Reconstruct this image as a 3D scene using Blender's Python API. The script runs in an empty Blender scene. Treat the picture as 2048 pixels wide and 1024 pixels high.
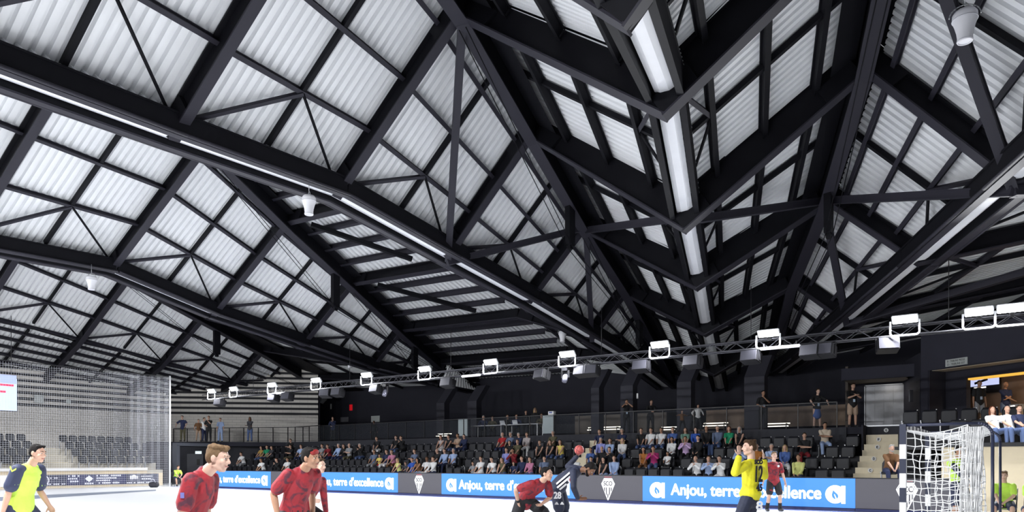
import bpy, bmesh, math, random
import numpy as np
from mathutils import Vector, Matrix
R = random.Random(7)
C = bpy.context.scene.collection
sc = bpy.context.scene

# ------------------------------------------------------------------ camera, world, lights, exposure
F, CX, HY, ZC = 1430.0, 1024.0, 925.0, 1.47          # focal length in pixels, principal column, horizon row, eye height
AX = Vector((-0.5864, 0.8100, 0)); RT = Vector((0.8100, 0.5864, 0))
cam_d = bpy.data.cameras.new('camera'); cam = bpy.data.objects.new('camera', cam_d); C.objects.link(cam)
cam.location = (0, 0, ZC); cam.rotation_euler = (math.radians(90), 0, math.radians(35.9))
cam_d.sensor_width = 36.0; cam_d.lens = 36.0 * F / 2048.0; cam_d.shift_y = (HY - 512.0) / 2048.0
cam_d.clip_start = 0.05; cam_d.clip_end = 400
sc.camera = cam
sc.view_settings.view_transform = 'Standard'; sc.view_settings.look = 'None'
sc.view_settings.gamma = 1.0; sc.view_settings.use_curve_mapping = False
sc.view_settings.exposure = 0.0
w = bpy.data.worlds.new('World'); sc.world = w; w.use_nodes = True
w.node_tree.nodes['Background'].inputs[0].default_value = (0.93, 0.95, 1.0, 1)
w.node_tree.nodes['Background'].inputs[1].default_value = 0.30

def area(name, loc, size, sizey, power, rot=(0, 0, 0), color=(1, 1, 1), spread=180):
    l = bpy.data.lights.new(name, 'AREA'); l.shape = 'RECTANGLE'; l.size = size; l.size_y = sizey
    l.energy = power; l.color = color; l.spread = math.radians(spread)
    o = bpy.data.objects.new(name, l); C.objects.link(o); o.location = loc; o.rotation_euler = rot
    return o
# the rows of court floodlights: one over the near touchline (out of the frame), one over the far touchline
for i in range(6):
    area('court_light_near', (-4 - 8 * i, 1.5, 7.3), 1.2, 0.6, 900 if i == 0 else 1500, (math.radians(25), 0, 0), (0.96, 0.98, 1.0))

# ------------------------------------------------------------------ placing by sight lines
def ray(px):
    return AX + RT * ((px - CX) / F)
def at_depth(px, py, d):
    p = ray(px) * d; return Vector((p.x, p.y, ZC + (HY - py) / F * d))
def at_y(px, py, Y):
    return at_depth(px, py, Y / ray(px).y)
def at_x(px, py, X):
    return at_depth(px, py, X / ray(px).x)
def at_z(px, py, Z):
    return at_depth(px, py, F * (Z - ZC) / (HY - py))

# ------------------------------------------------------------------ materials
def mat(name, col, rough=0.6, metal=0.0, emit=None, es=0.0, noise=0.0, nscale=8.0, bump=0.0, bscale=60.0, spec=0.5, alpha=1.0, trans=0.0):
    m = bpy.data.materials.new(name); m.use_nodes = True
    nt = m.node_tree; b = nt.nodes['Principled BSDF']
    b.inputs['Base Color'].default_value = (*col, 1); b.inputs['Roughness'].default_value = rough
    b.inputs['Metallic'].default_value = metal; b.inputs['Specular IOR Level'].default_value = spec
    b.inputs['Alpha'].default_value = alpha
    b.inputs['Transmission Weight'].default_value = trans
    if emit is not None:
        b.inputs['Emission Color'].default_value = (*emit, 1); b.inputs['Emission Strength'].default_value = es
    if noise or bump:
        tc = nt.nodes.new('ShaderNodeTexCoord')
        nz = nt.nodes.new('ShaderNodeTexNoise'); nz.inputs['Scale'].default_value = nscale; nz.inputs['Detail'].default_value = 4
        nt.links.new(tc.outputs['Object'], nz.inputs['Vector'])
        if noise:
            mx = nt.nodes.new('ShaderNodeMix'); mx.data_type = 'RGBA'; mx.blend_type = 'MIX'
            mx.inputs[6].default_value = (*[max(0, c * (1 - noise)) for c in col], 1)
            mx.inputs[7].default_value = (*[min(1, c * (1 + noise)) for c in col], 1)
            nt.links.new(nz.outputs['Fac'], mx.inputs[0]); nt.links.new(mx.outputs[2], b.inputs['Base Color'])
        if bump:
            n2 = nt.nodes.new('ShaderNodeTexNoise'); n2.inputs['Scale'].default_value = bscale
            nt.links.new(tc.outputs['Object'], n2.inputs['Vector'])
            bp = nt.nodes.new('ShaderNodeBump'); bp.inputs['Strength'].default_value = bump; bp.inputs['Distance'].default_value = 0.01
            nt.links.new(n2.outputs['Fac'], bp.inputs['Height']); nt.links.new(bp.outputs['Normal'], b.inputs['Normal'])
    return m
M = {}
def mm(name, *a, **k):
    if name not in M: M[name] = mat(name, *a, **k)
    return M[name]
mm('steel', (0.0065, 0.0065, 0.009), 0.6, noise=0.25, nscale=3, spec=.12)
mm('steel_lit', (0.022, 0.021, 0.030), 0.55, spec=.25)  # lighter copy of the steel: floor light on the flanges put into the colour
mm('deck', (0.74, 0.75, 0.77), 0.5, noise=0.05, nscale=1.5)
mm('gutter', (0.75, 0.76, 0.80), 0.45, noise=0.06, nscale=2)
mm('floor', (0.80, 0.81, 0.83), 0.35, noise=0.02, nscale=0.4)
mm('floor_line', (0.20, 0.23, 0.30), 0.4)
mm('black_wall', (0.030, 0.030, 0.041), 0.8, noise=0.15, nscale=1.2, spec=.2)
mm('grey_wall', (0.032, 0.033, 0.043), 0.75, noise=0.1, nscale=2)
mm('pillar', (0.027, 0.027, 0.039), 0.75, noise=0.1, nscale=2)
mm('black_metal', (0.012, 0.012, 0.015), 0.45)
mm('seat_black', (0.010, 0.0105, 0.016), 0.5, bump=0.15, bscale=400)
mm('steel_grey', (0.42, 0.43, 0.45), 0.35, metal=0.7)
mm('white_paint', (0.82, 0.82, 0.82), 0.5)
mm('wood_step', (0.76, 0.67, 0.49), 0.55, noise=0.12, nscale=5)
mm('warm_wood', (0.30, 0.20, 0.13), 0.5, noise=0.2, nscale=3)
mm('glass_panel', (0.10, 0.11, 0.13), 0.5, alpha=0.10, spec=0.06)

# ------------------------------------------------------------------ mesh helpers
def link_mesh(name, bm, m, parent=None, smooth=False, mats=None):
    me = bpy.data.meshes.new(name); bm.to_mesh(me); bm.free()
    for x in (mats or [m]): me.materials.append(x)
    if smooth:
        for p in me.polygons: p.use_smooth = True
    o = bpy.data.objects.new(name, me); C.objects.link(o)
    if parent is not None: o.parent = parent
    return o
def struct(name, bm, m, mats=None, smooth=False):
    o = link_mesh(name, bm, m, None, smooth, mats); o['kind'] = 'structure'; return o
def tag(o, label, cat, group=None, kind=None):
    o['label'] = label; o['category'] = cat
    if group: o['group'] = group
    if kind: o['kind'] = kind
    return o
def empty(name, loc, rz=0, label=None, cat=None, group=None):
    o = bpy.data.objects.new(name, None); C.objects.link(o); o.location = loc; o.rotation_euler = (0, 0, rz)
    o.empty_display_size = 0.2
    if label: tag(o, label, cat, group)
    return o
def copy_tree(o, parent=None):
    c = o.copy(); C.objects.link(c)
    if parent is not None: c.parent = parent
    for ch in list(o.children): copy_tree(ch, c)
    return c
def quad(bm, pts, mi=0):
    f = bm.faces.new([bm.verts.new(p) for p in pts]); f.material_index = mi; return f
def add_box(bm, c, s, rz=0.0, mi=0, mtx=None):
    m = Matrix.Translation(c) @ Matrix.Rotation(rz, 4, 'Z') @ Matrix.Diagonal((s[0], s[1], s[2], 1))
    if mtx is not None: m = mtx @ m
    r = bmesh.ops.create_cube(bm, size=1.0, matrix=m)
    for f in {f for v in r['verts'] for f in v.link_faces}: f.material_index = mi
    return r['verts']
def frame_of(p0, p1, up=Vector((0, 0, 1))):
    d = (p1 - p0); L = d.length; d = d / L
    s = d.cross(up)
    if s.length < 1e-4: s = d.cross(Vector((1, 0, 0)))
    s.normalize(); u = s.cross(d)
    return d, s, u, L
def add_bar(bm, p0, p1, w, h, up=Vector((0, 0, 1)), mi=0):
    """box bar from p0 to p1, w across, h along up, centred on the line"""
    p0 = Vector(p0); p1 = Vector(p1)
    d, s, u, L = frame_of(p0, p1, up)
    vs = []
    for p in (p0, p1):
        for a, b in ((-1, -1), (1, -1), (1, 1), (-1, 1)):
            vs.append(bm.verts.new(p + s * (a * w / 2) + u * (b * h / 2)))
    for idx in ((3, 2, 1, 0), (4, 5, 6, 7), (0, 1, 5, 4), (1, 2, 6, 5), (2, 3, 7, 6), (3, 0, 4, 7)):
        f = bm.faces.new([vs[i] for i in idx]); f.material_index = mi
def add_ibeam(bm, p0, p1, w, h, up, tf=0.05, tw=0.05, mi=0, mf=1):
    """I section, bottom of the section on the line p0-p1, rising along up"""
    p0 = Vector(p0); p1 = Vector(p1)
    d, s, u, L = frame_of(p0, p1, up)
    add_bar(bm, p0 + u * tf / 2, p1 + u * tf / 2, w, tf, u, mf)
    add_bar(bm, p0 + u * (h - tf / 2), p1 + u * (h - tf / 2), w, tf, u, mi)
    add_bar(bm, p0 + u * h / 2, p1 + u * h / 2, tw, h - 2 * tf, u, mi)
def add_tube(bm, p0, p1, r, n=8, mi=0, r1=None, caps=True):
    p0 = Vector(p0); p1 = Vector(p1)
    d, s, u, L = frame_of(p0, p1)
    r1 = r if r1 is None else r1
    a = []; b = []
    for i in range(n):
        t = 2 * math.pi * i / n; v = s * math.cos(t) + u * math.sin(t)
        a.append(bm.verts.new(p0 + v * r)); b.append(bm.verts.new(p1 + v * r1))
    for i in range(n):
        f = bm.faces.new((a[i], a[(i + 1) % n], b[(i + 1) % n], b[i])); f.material_index = mi; f.smooth = True
    if caps:
        f = bm.faces.new(a[::-1]); f.material_index = mi; f = bm.faces.new(b); f.material_index = mi
def add_path(bm, pts, r, n=8, mi=0):
    for a, b in zip(pts[:-1], pts[1:]): add_tube(bm, a, b, r, n, mi)
def add_lathe(bm, prof, n=20, mi=0, mtx=None):
    rings = []
    for r, z in prof:
        ring = []
        for i in range(n):
            t = 2 * math.pi * i / n; p = Vector((r * math.cos(t), r * math.sin(t), z))
            if mtx is not None: p = mtx @ p
            ring.append(bm.verts.new(p))
        rings.append(ring)
    for a, b in zip(rings[:-1], rings[1:]):
        for i in range(n):
            f = bm.faces.new((a[i], a[(i + 1) % n], b[(i + 1) % n], b[i])); f.material_index = mi; f.smooth = True
    f = bm.faces.new(rings[0][::-1]); f.material_index = mi
    f = bm.faces.new(rings[-1]); f.material_index = mi
def NB(): return bmesh.new()
# ------------------------------------------------------------------ the folded roof
# Fold lines (valleys and ridges) run across the hall; frames stand every 5.4 m along Y.  k = 0 is the crown line of the hall.
FY = [-0.9, 4.5, 9.9, 15.3, 20.7, 26.2, 31.8, 37.0, 41.0]
def line3(nodes):
    """nodes: {frame index: Vector}; the frames before the first node continue level with the first run"""
    ks = sorted(nodes); out = {}
    for i in range(9):
        if i in nodes: out[i] = nodes[i].copy()
    return [out[i] for i in range(9)]
def V3(*a): return Vector(a)
chain = {}
def mk(name, pts, near_dx, near_z):
    # pts for frames 3..8 ; frames 0..2 from the near direction
    p0 = pts[0]; l = []
    for i in range(3):
        dy = FY[i] - p0.y
        l.append(V3(p0.x + near_dx * dy, FY[i], near_z + (p0.z - near_z) * (1 if dy > -1 else 0.55 if i == 2 else 0.3)))
    chain[name] = l + pts
c_z = [9.95, 9.25, 8.55, 7.7, 6.9, 6.0]
mk('C', [V3(-18, FY[3 + i], c_z[i]) for i in range(6)], 0.0, 9.65)
mk('V', [at_y(1331, 196, FY[3]), at_y(1370, 434, FY[4]), at_y(1394, 556, FY[5]), at_y(1411, 652, FY[6]), at_y(1429, 735, FY[7]), at_y(1440, 781, FY[8])], -0.29, 9.6)
mk('A', [at_y(925, 25, FY[3]), at_y(1066, 270, FY[4]), at_y(1172, 455, FY[5]), at_y(1255, 585, FY[6]), at_y(1310, 690, FY[7]), at_y(1345, 760, FY[8])], -0.29, 14.0)
B1, B2, B3 = at_y(1726, 140, FY[4]), at_y(1648, 402, FY[5]), at_y(1582, 568, FY[6])
mk('B', [V3(-1.9, FY[3], 12.6), B1, B2, B3, at_y(1558, 670, FY[7]), at_y(1525, 735, FY[8])], -0.30, 12.8)
W1, W2, W3 = at_y(2026, 372, FY[4]), at_y(1838, 530, FY[5]), at_y(1694, 648, FY[6])
mk('W', [W1 + (W1 - W2) * (5.4 / 5.5), W1, W2, W3, at_y(1610, 715, FY[7]), at_y(1560, 750, FY[8])], -0.30, 8.4)
mk('D', [V3(-25.4, FY[3], 13.6), at_y(575, 448, FY[4]), at_y(706, 570, FY[5]), at_y(805, 663, FY[6]), at_y(880, 730, FY[7]), at_y(935, 774, FY[8])], -0.30, 13.6)
mk('E', [at_y(222, 546, FY[3]), at_y(428, 632, FY[4]), at_y(606, 692, FY[5]), at_y(745, 738, FY[6]), at_y(866, 768, FY[7]), at_y(949, 784, FY[8])], 0.0, 9.6)
mk('H', [V3(-41, FY[3], 13.4), V3(-42.5, FY[4], 12.2), V3(-44, FY[5], 10.9), V3(-45.5, FY[6], 9.6), V3(-47, FY[7], 8.2), V3(-48, FY[8], 7.2)], -0.2, 13.4)
mk('I', [V3(-49, FY[3], 9.6), V3(-49, FY[4], 8.9), V3(-49.2, FY[5], 8.1), V3(-49.4, FY[6], 7.3), V3(-49.6, FY[7], 6.6), V3(-50, FY[8], 6.0)], 0.0, 9.5)
mk('J', [V3(-54, FY[3], 7.4), V3(-54, FY[4], 6.9), V3(-54, FY[5], 6.4), V3(-54, FY[6], 5.9), V3(-54, FY[7], 5.6), V3(-54, FY[8], 5.4)], 0.0, 7.4)
mk('G', [V3(12, FY[3], 9.3), V3(9, FY[4], 8.9), V3(6, FY[5], 8.5), V3(3, FY[6], 8.1), V3(0, FY[7], 7.6), V3(-3, FY[8], 7.2)], -0.5, 9.6)
chain['V'][2] = at_y(1253, 2, FY[2]); chain['V'][1] = V3(-3.5, FY[1], 7.9); chain['V'][0] = V3(-2.0, FY[0], 7.2)
# the level strip beside ridge D: its inner edge M runs above the valley C
chain['M'] = [V3(-22.3 - .10 * max(0, i - 3), FY[i], chain['D'][i].z - .25) for i in range(9)]
FLAT = ('M', 'D')
FACES = [('E', 'D'), ('C', 'M'), ('M', 'D'), ('C', 'A'), ('V', 'A'), ('V', 'B'), ('W', 'B'), ('W', 'G'), ('E', 'H'), ('I', 'H'), ('I', 'J')]

DECK_UP, PUR_UP, RAF_UP = 0.62, 0.40, 0.0
def face_point(lo, hi, k, s, t):
    a = chain[lo][k].lerp(chain[lo][k + 1], s); b = chain[hi][k].lerp(chain[hi][k + 1], s)
    return a.lerp(b, t)
def face_normal(lo, hi, k):
    a, b = chain[lo][k], chain[lo][k + 1]; c, d = chain[hi][k + 1], chain[hi][k]
    n = (c - a).cross(d - b); n.normalize()
    return n if n.z > 0 else -n

def corrugated(lo, hi, k):
    bm = NB(); n = face_normal(lo, hi, k); flat = (lo, hi) == FLAT
    L = (chain[hi][k] - chain[lo][k]).length if flat else (chain[lo][k + 1] - chain[lo][k]).length
    N = max(8, int(round(L / 0.27))); nt = 3
    prof = [(0.0, 0.0), (0.54, 0.0), (0.64, 0.10), (0.90, 0.10)]
    cols = []
    ss = [(i + p) / N for i in range(N) for p, _ in prof] + [1.0]
    hs = [h for i in range(N) for _, h in prof] + [0.0]
    for s, h in zip(ss, hs):
        cols.append([bm.verts.new((face_point(lo, hi, k, t / (nt - 1), s) if flat else face_point(lo, hi, k, s, t / (nt - 1))) + n * (DECK_UP + h)) for t in range(nt)])
    for a, b in zip(cols[:-1], cols[1:]):
        for t in range(nt - 1): bm.faces.new((a[t], b[t], b[t + 1], a[t + 1]))
    return bm

def steel(name, fn):
    bm = NB(); fn(bm); return struct(name, bm, None, [M['steel'], M['steel_lit']])

for lo, hi in FACES:
    for k in range(8):
        o = struct('ceiling', corrugated(lo, hi, k), M['deck'])
        n = face_normal(lo, hi, k)
        width = (chain[hi][k] - chain[lo][k]).length
        small = (width < 3.0)
        # rafter at frame k (and at the last frame)
        def raf(bm, kk=k, nn=n, ww=0.30, hh=0.56):
            p, q = chain[lo][kk], chain[hi][kk]
            if lo == 'V':                                   # the trough frames hang below the gutter as deep chevrons
                p = p - Vector((0, 0, .46)); q = q - Vector((0, 0, .2)); ww, hh = .34, .98
            add_ibeam(bm, p, q, ww, hh, nn, 0.045, 0.05)
            # haunches at both ends and a stiffener at each purlin
            d = (q - p); L = d.length; d.normalize()
            for e, sg in ((p, 1), (q, -1)):
                add_bar(bm, e + nn * 0.3, e + d * sg * min(1.0, L * .2) + nn * 0.3, 0.30, 0.5, nn, 0)
        steel('roof_rafter', raf)
        if (lo, hi) == FLAT:                               # level bars across the strip, ribs running the other way
            for q in (.25, .5, .75):
                def bar(bm, q=q): add_ibeam(bm, face_point(lo, hi, k, q, 0) + n * .30, face_point(lo, hi, k, q, 1) + n * .30, .16, .28, n, .04, .05, 1, 1)
                steel('roof_purlin', bar)
            if k in (3, 4, 5):
                def dg(bm): add_bar(bm, face_point(lo, hi, k, .1, .8) + n * .15, face_point(lo, hi, k, .8, .25) + n * .15, .2, .2, n, 0)
                steel('roof_brace', dg)
            continue
        # purlins
        ts = (0.34, 0.62, 0.89) if width > 4.2 else ((0.40, 0.78) if width > 2.2 else (0.5,))
        if k >= 7: ts = (0.5,)
        if lo == 'V' and k < 6: ts = (.24, .52, .80)
        if hi == 'J': ts = (0.0, .16, .33, .5, .67, .84)
        pw, ph_ = (.15, .27) if lo == 'V' else (.13, .18)
        for t in ts:
            def pur(bm, t=t):
                a = face_point(lo, hi, k, 0, t) + n * PUR_UP; b = face_point(lo, hi, k, 1, t) + n * PUR_UP
                add_ibeam(bm, a - n * (ph_ - .18), b - n * (ph_ - .18), pw, ph_, n, 0.03, 0.05, 1 if lo != 'V' else 0, 1 if lo != 'V' else 0)
            steel('roof_purlin', pur)
        if k < 7:
            def sub(bm):
                a = face_point(lo, hi, k, .5, 0.06) + n * (PUR_UP + .02); b = face_point(lo, hi, k, .5, 1) + n * (PUR_UP + .02)
                add_bar(bm, a + n * .08, b + n * .08, 0.13, 0.15, n, 0)
            steel('roof_strut', sub)
            # K brace from the foot of both rafters to the middle of the first purlin
            for s0 in (0, 1):
                def br(bm, s0=s0):
                    a = face_point(lo, hi, k, s0, 0.03) + n * (PUR_UP - .02); b = face_point(lo, hi, k, .5, ts[0]) + n * (PUR_UP + .02)
                    if s0 == 0: add_bar(bm, a, b, 0.11, 0.11, n, 1)
                    else: add_tube(bm, a, b, 0.045, 8, 0)
                steel('roof_brace', br)

# valleys: two deep side beams with a white gutter between them
for v in ('E', 'C', 'V', 'W'):
    for k in range(8):
        p, q = chain[v][k], chain[v][k + 1]
        d, s, u, L = frame_of(p, q)
        for sg in (-1, 1):
            def side(bm, sg=sg):
                o = s * ((0.36 if v == 'V' else 0.44) * sg) - u * 0.06
                add_ibeam(bm, p + o, q + o, 0.15 if v == 'V' else 0.22, 0.62, u, 0.05, 0.12, 0, 0 if v == 'V' else 1)
                if v != 'V': add_tube(bm, p + s * (0.62 * sg) - u * 0.02, q + s * (0.62 * sg) - u * 0.02, 0.05, 8, 1)
            steel('valley_beam', side)
        bm = NB()
        gw = {'V': .24, 'W': .20}.get(v, .33)
        a = [p + s * gw + u * .16, p + s * .10 + u * .10, p - s * .10 + u * .10, p - s * gw + u * .16]
        b = [x + (q - p) for x in a]
        for i in range(3): quad(bm, (a[i], a[i + 1], b[i + 1], b[i]))
        struct('trim_gutter', bm, M['gutter'])
# ridges: deep girders
for r in ('D', 'A', 'B', 'H'):
    for k in range(8):
        p, q = chain[r][k], chain[r][k + 1]
        def rid(bm):
            up = Vector((0, 0, 1))
            add_ibeam(bm, p - up * 0.35, q - up * 0.35, 0.42, 1.05, up, 0.06, 0.2)
        steel('ridge_beam', rid)
# dark cladding strip along the upper edge of the two trough slopes
for lo, hi, t0 in (('V', 'A', 0.87), ('V', 'B', 0.87), ('M', 'D', .90), ('E', 'H', .8)):
    for k in range(8):
        bm = NB(); n = face_normal(lo, hi, k)
        quad(bm, [face_point(lo, hi, k, 0, t0) + n * .36, face_point(lo, hi, k, 1, t0) + n * .36, face_point(lo, hi, k, 1, 1) + n * .36, face_point(lo, hi, k, 0, 1) + n * .36])
        struct('trim_ridge', bm, M['steel'])

# ridge caps closing the roof over the girders
for lo, hi in FACES:
    if hi in ('G', 'J'): continue
    for k in range(8):
        bm = NB(); n = face_normal(lo, hi, k); up = Vector((0, 0, DECK_UP + .45))
        quad(bm, [face_point(lo, hi, k, 0, .90) + n * (DECK_UP + .12), face_point(lo, hi, k, 1, .90) + n * (DECK_UP + .12), chain[hi][k + 1] + up, chain[hi][k] + up]); struct('trim_ridge', bm, M['steel'])
# long diagonal ties between ridge and valley nodes
def tie(a, ka, b, kb, wd=.24):
    def fn(bm):
        p, q = chain[a][ka], chain[b][kb]; add_ibeam(bm, p - Vector((0, 0, .25)), q - Vector((0, 0, .12)), wd, .24, Vector((0, 0, 1)), .04, .2, 1, 1)
    steel('roof_brace', fn)
for t in (('A', 3, 'C', 4), ('C', 4, 'A', 5), ('A', 5, 'C', 6), ('A', 5, 'V', 4), ('V', 4, 'B', 5), ('B', 3, 'W', 4), ('W', 4, 'B', 5), ('B', 5, 'W', 6), ('W', 4, 'G', 5), ('G', 5, 'W', 6)):
    tie(*t)
# king posts under the ridges with pairs of stay cables
for r, k, t, L in (('A', 4, .66, 1.5), ('D', 4, .70, 1.7), ('B', 4, .85, 1.3), ('D', 6, .3, 1.3), ('A', 6, .4, 1.2), ('H', 5, .2, 1.6)):
    top = chain[r][k].lerp(chain[r][k + 1], t); bot = top - Vector((0, 0, L + .3))
    def post(bm):
        add_bar(bm, top, bot, .22, .42, Vector((0, 1, 0)), 0); add_bar(bm, bot, bot - Vector((0, 0, .16)), .14, .20, Vector((0, 1, 0)), 0)
    steel('king_post', post)
    for sx in (-.12, .12):
        for e in (chain[r][max(0, k - 1)], chain[r][min(8, k + 3)]):
            def cab(bm): add_tube(bm, bot + Vector((sx, 0, -.08)), e + Vector((sx, 0, -.45)), .016, 5)
            steel('stay_cable', cab)
# ------------------------------------------------------------------ floor, walls, stands
ORD = ['first', 'second', 'third', 'fourth', 'fifth', 'sixth', 'seventh', 'eighth', 'ninth', 'tenth', 'eleventh', 'twelfth', 'thirteenth', 'fourteenth', 'fifteenth',
       'sixteenth', 'seventeenth', 'eighteenth', 'nineteenth', 'twentieth', 'twenty-first', 'twenty-second', 'twenty-third', 'twenty-fourth', 'twenty-fifth', 'twenty-sixth',
       'twenty-seventh', 'twenty-eighth', 'twenty-ninth', 'thirtieth', 'thirty-first', 'thirty-second', 'thirty-third', 'thirty-fourth', 'thirty-fifth', 'thirty-sixth', 'thirty-seventh', 'thirty-eighth', 'thirty-ninth', 'fortieth'] + ['forty-' + q for q in ('first', 'second', 'third', 'fourth', 'fifth', 'sixth', 'seventh', 'eighth', 'ninth')] + ['fiftieth'] + ['fifty-' + q for q in ('first', 'second', 'third', 'fourth', 'fifth', 'sixth', 'seventh', 'eighth', 'ninth')]
bm = NB(); add_box(bm, (-22, 14, -0.1), (82, 62, .2)); struct('floor', bm, M['floor'])
bm = NB(); quad(bm, [at_z(-120, 1000, .004), at_z(312, 979, .004), at_z(312, 981.5, .004), at_z(-120, 1010, .004)][::-1]); struct('floor_marking', bm, M['floor_line'])
mm('court_blue', (0.10, 0.13, 0.42), 0.4)
bm = NB(); add_box(bm, (-20, 23.0, 0.003), (44, .30, .006)); struct('floor_marking', bm, M['court_blue'])

def striped_wall(name, base, z0, period, dark, dutyk):
    m = bpy.data.materials.new(name); m.use_nodes = True; nt = m.node_tree; b = nt.nodes['Principled BSDF']
    b.inputs['Roughness'].default_value = 0.75
    g = nt.nodes.new('ShaderNodeNewGeometry'); sp = nt.nodes.new('ShaderNodeSeparateXYZ'); nt.links.new(g.outputs['Position'], sp.inputs[0])
    def mth(op, a, bb):
        n = nt.nodes.new('ShaderNodeMath'); n.operation = op
        for i, x in enumerate((a, bb)):
            if isinstance(x, (int, float)): n.inputs[i].default_value = x
            elif x is not None: nt.links.new(x, n.inputs[i])
        return n.outputs[0]
    z = sp.outputs['Z']
    fr = mth('FRACT', mth('DIVIDE', mth('SUBTRACT', z, z0), period), None)
    st = mth('MULTIPLY', mth('LESS_THAN', fr, dutyk), mth('GREATER_THAN', z, z0))
    bk = nt.nodes.new('ShaderNodeTexBrick'); bk.inputs['Scale'].default_value = 1.0
    bk.inputs['Color1'].default_value = (*base, 1); bk.inputs['Color2'].default_value = (*[c * .93 for c in base], 1); bk.inputs['Mortar'].default_value = (*[c * .62 for c in base], 1)
    bk.inputs['Brick Width'].default_value = 0.9; bk.inputs['Row Height'].default_value = 0.2; bk.inputs['Mortar Size'].default_value = 0.015
    cb = nt.nodes.new('ShaderNodeCombineXYZ'); nt.links.new(mth('ADD', sp.outputs['X'], sp.outputs['Y']), cb.inputs[0]); nt.links.new(z, cb.inputs[1])
    nt.links.new(cb.outputs[0], bk.inputs['Vector'])
    mx = nt.nodes.new('ShaderNodeMix'); mx.data_type = 'RGBA'; nt.links.new(st, mx.inputs[0]); nt.links.new(bk.outputs['Color'], mx.inputs[6]); mx.inputs[7].default_value = (*dark, 1)
    nt.links.new(mx.outputs[2], b.inputs['Base Color'])
    return m
M['brick_stripe'] = striped_wall('brick_stripe', (0.68, 0.645, 0.60), 5.22, 0.40, (0.012, 0.012, 0.016), 0.42)
def wall(name, a, b, z0, z1, m, th=0.25):
    a = Vector((a[0], a[1], 0)); b = Vector((b[0], b[1], 0))
    bm = NB(); mid = (a + b) / 2; d = b - a
    add_box(bm, (mid.x, mid.y, (z0 + z1) / 2), (d.length, th, z1 - z0), math.atan2(d.y, d.x)); return struct(name, bm, m)
wall('wall_left', (-54.1, -12), (-54.1, 29.0), 0, 14, M['brick_stripe'])
wall('wall_back_left', (-54.1, 29.0), (-45.8, 37.0), 0, 14, M['brick_stripe'])
wall('wall_back_corner', (-45.9, 37.1), (-52.0, 41.4), 0, 14, M['black_wall'])
wall('wall_back', (-52.0, 41.3), (12, 41.3), 0, 14, M['black_wall'])
# right side: lift lobby, slanted wall with the bar opening
wall('wall_back_right', (-4.9, 39.2), (-3.8, 36.1), 0, 6.3, M['black_wall'])
WA, WB = Vector((-3.8, 36.1, 0)), Vector((3.2, 31.45, 0)); WD = (WB - WA).normalized(); WN = Vector((WD.y, -WD.x, 0))
def wpt(t, z, o=0.0): p = WA + WD * t + WN * o; return Vector((p.x, p.y, z))
def wseg(name, t0, t1, z0, z1, m, o=0.0, th=0.25):
    p, q = wpt(t0, 0, o), wpt(t1, 0, o); return wall(name, (p.x, p.y), (q.x, q.y), z0, z1, m, th)
mm('right_wall', (0.040, 0.040, 0.056), 0.8, noise=0.12, nscale=1.5, spec=.2)
wseg('wall_right', 0, 8.4, 5.47, 7.05, M['right_wall'])
wseg('wall_right', 0.0, 0.35, 2.8, 5.47, M['right_wall'], 0)
mm('bar_ceiling', (0.62, 0.55, 0.44), 0.6)
bm = NB(); add_box(bm, (0, 0, 0), (8.2, 2.6, .06)); o = struct('ceiling_bar', bm, M['bar_ceiling'])
p = wpt(4.3, 5.48, -1.35); o.location = p; o.rotation_euler = (0, 0, math.atan2(WD.y, WD.x))
def tpx(px, off):
    r = ray(px); o_ = WA + WN * off; t = o_.dot(WN) / r.dot(WN); return (r * t - o_).dot(WD)
TB = tpx(1937, -1.0)
def ret(t, o0, o1):
    p, q = wpt(t, 0, o0), wpt(t, 0, o1); wall('wall_right', (p.x, p.y), (q.x, q.y), 2.0, 5.6, M['right_wall'], .2)
wseg('wall_right', 0.35, TB, 2.0, 5.47, M['right_wall'], -1.0)
ret(.30, .1, -1.1); TBi = tpx(1928, -2.6); ret(TBi - .1, -1.05, -2.7)
wseg('wall_bar', TBi - .2, 8.4, 2.0, 5.47, mm('bar_wall', (0.20, 0.13, 0.09), 0.6, noise=.2, nscale=2), -2.6, .1)
wseg('wall_bar', TB, 8.4, 5.07, 5.45, M['right_wall'], -1.0)
wseg('trim_bar', TB, 8.4, 4.99, 5.07, mm('amber_trim', (0.75, 0.42, 0.05), 0.5, emit=(1.0, 0.55, 0.08), es=0.8), -1.12, .3)
wseg('trim_counter', TB, 8.4, 2.8, 3.55, mm('counter', (0.55, 0.36, 0.20), 0.5), -2.0, .6)
area('bar_light', wpt(5.3, 5.40, -1.6), .4, .4, 90, (0, 0, 0), (1.0, 0.85, 0.65))

# balcony slab with its parapet band, and the landing of the lift
ZB = 2.97
bm = NB(); add_box(bm, (-25.9, 37.15, ZB - .15), (37.2, 8.3, .3)); struct('floor_balcony', bm, M['black_wall'])
bm = NB(); add_box(bm, (-26.5, 33.0, (1.6 + ZB) / 2), (40.4, .16, ZB - 1.6)); struct('wall_parapet', bm, M['grey_wall'])
bm = NB()
bmesh.ops.create_cube(bm, size=1, matrix=Matrix.Translation((-49.0, 32.0, ZB - .15)) @ Matrix.Rotation(math.radians(44), 4, 'Z') @ Matrix.Diagonal((11.5, 5.0, .3, 1)))
struct('floor_balcony', bm, M['black_wall'])
bm = NB(); add_box(bm, (-4.9, 36.6, ZB - .15), (4.6, 7.2, .3)); struct('floor_landing', bm, M['black_wall'])
bm = NB(); add_box(bm, (-4.6, 33.0, ZB / 2), (2.2, .2, ZB)); struct('trim_landing', bm, M['grey_wall'])
bm = NB(); add_box(bm, (-4.7, 32.88, ZB + .02), (1.9, .04, .05)); struct('trim_nosing', bm, M['steel_grey'])
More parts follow.
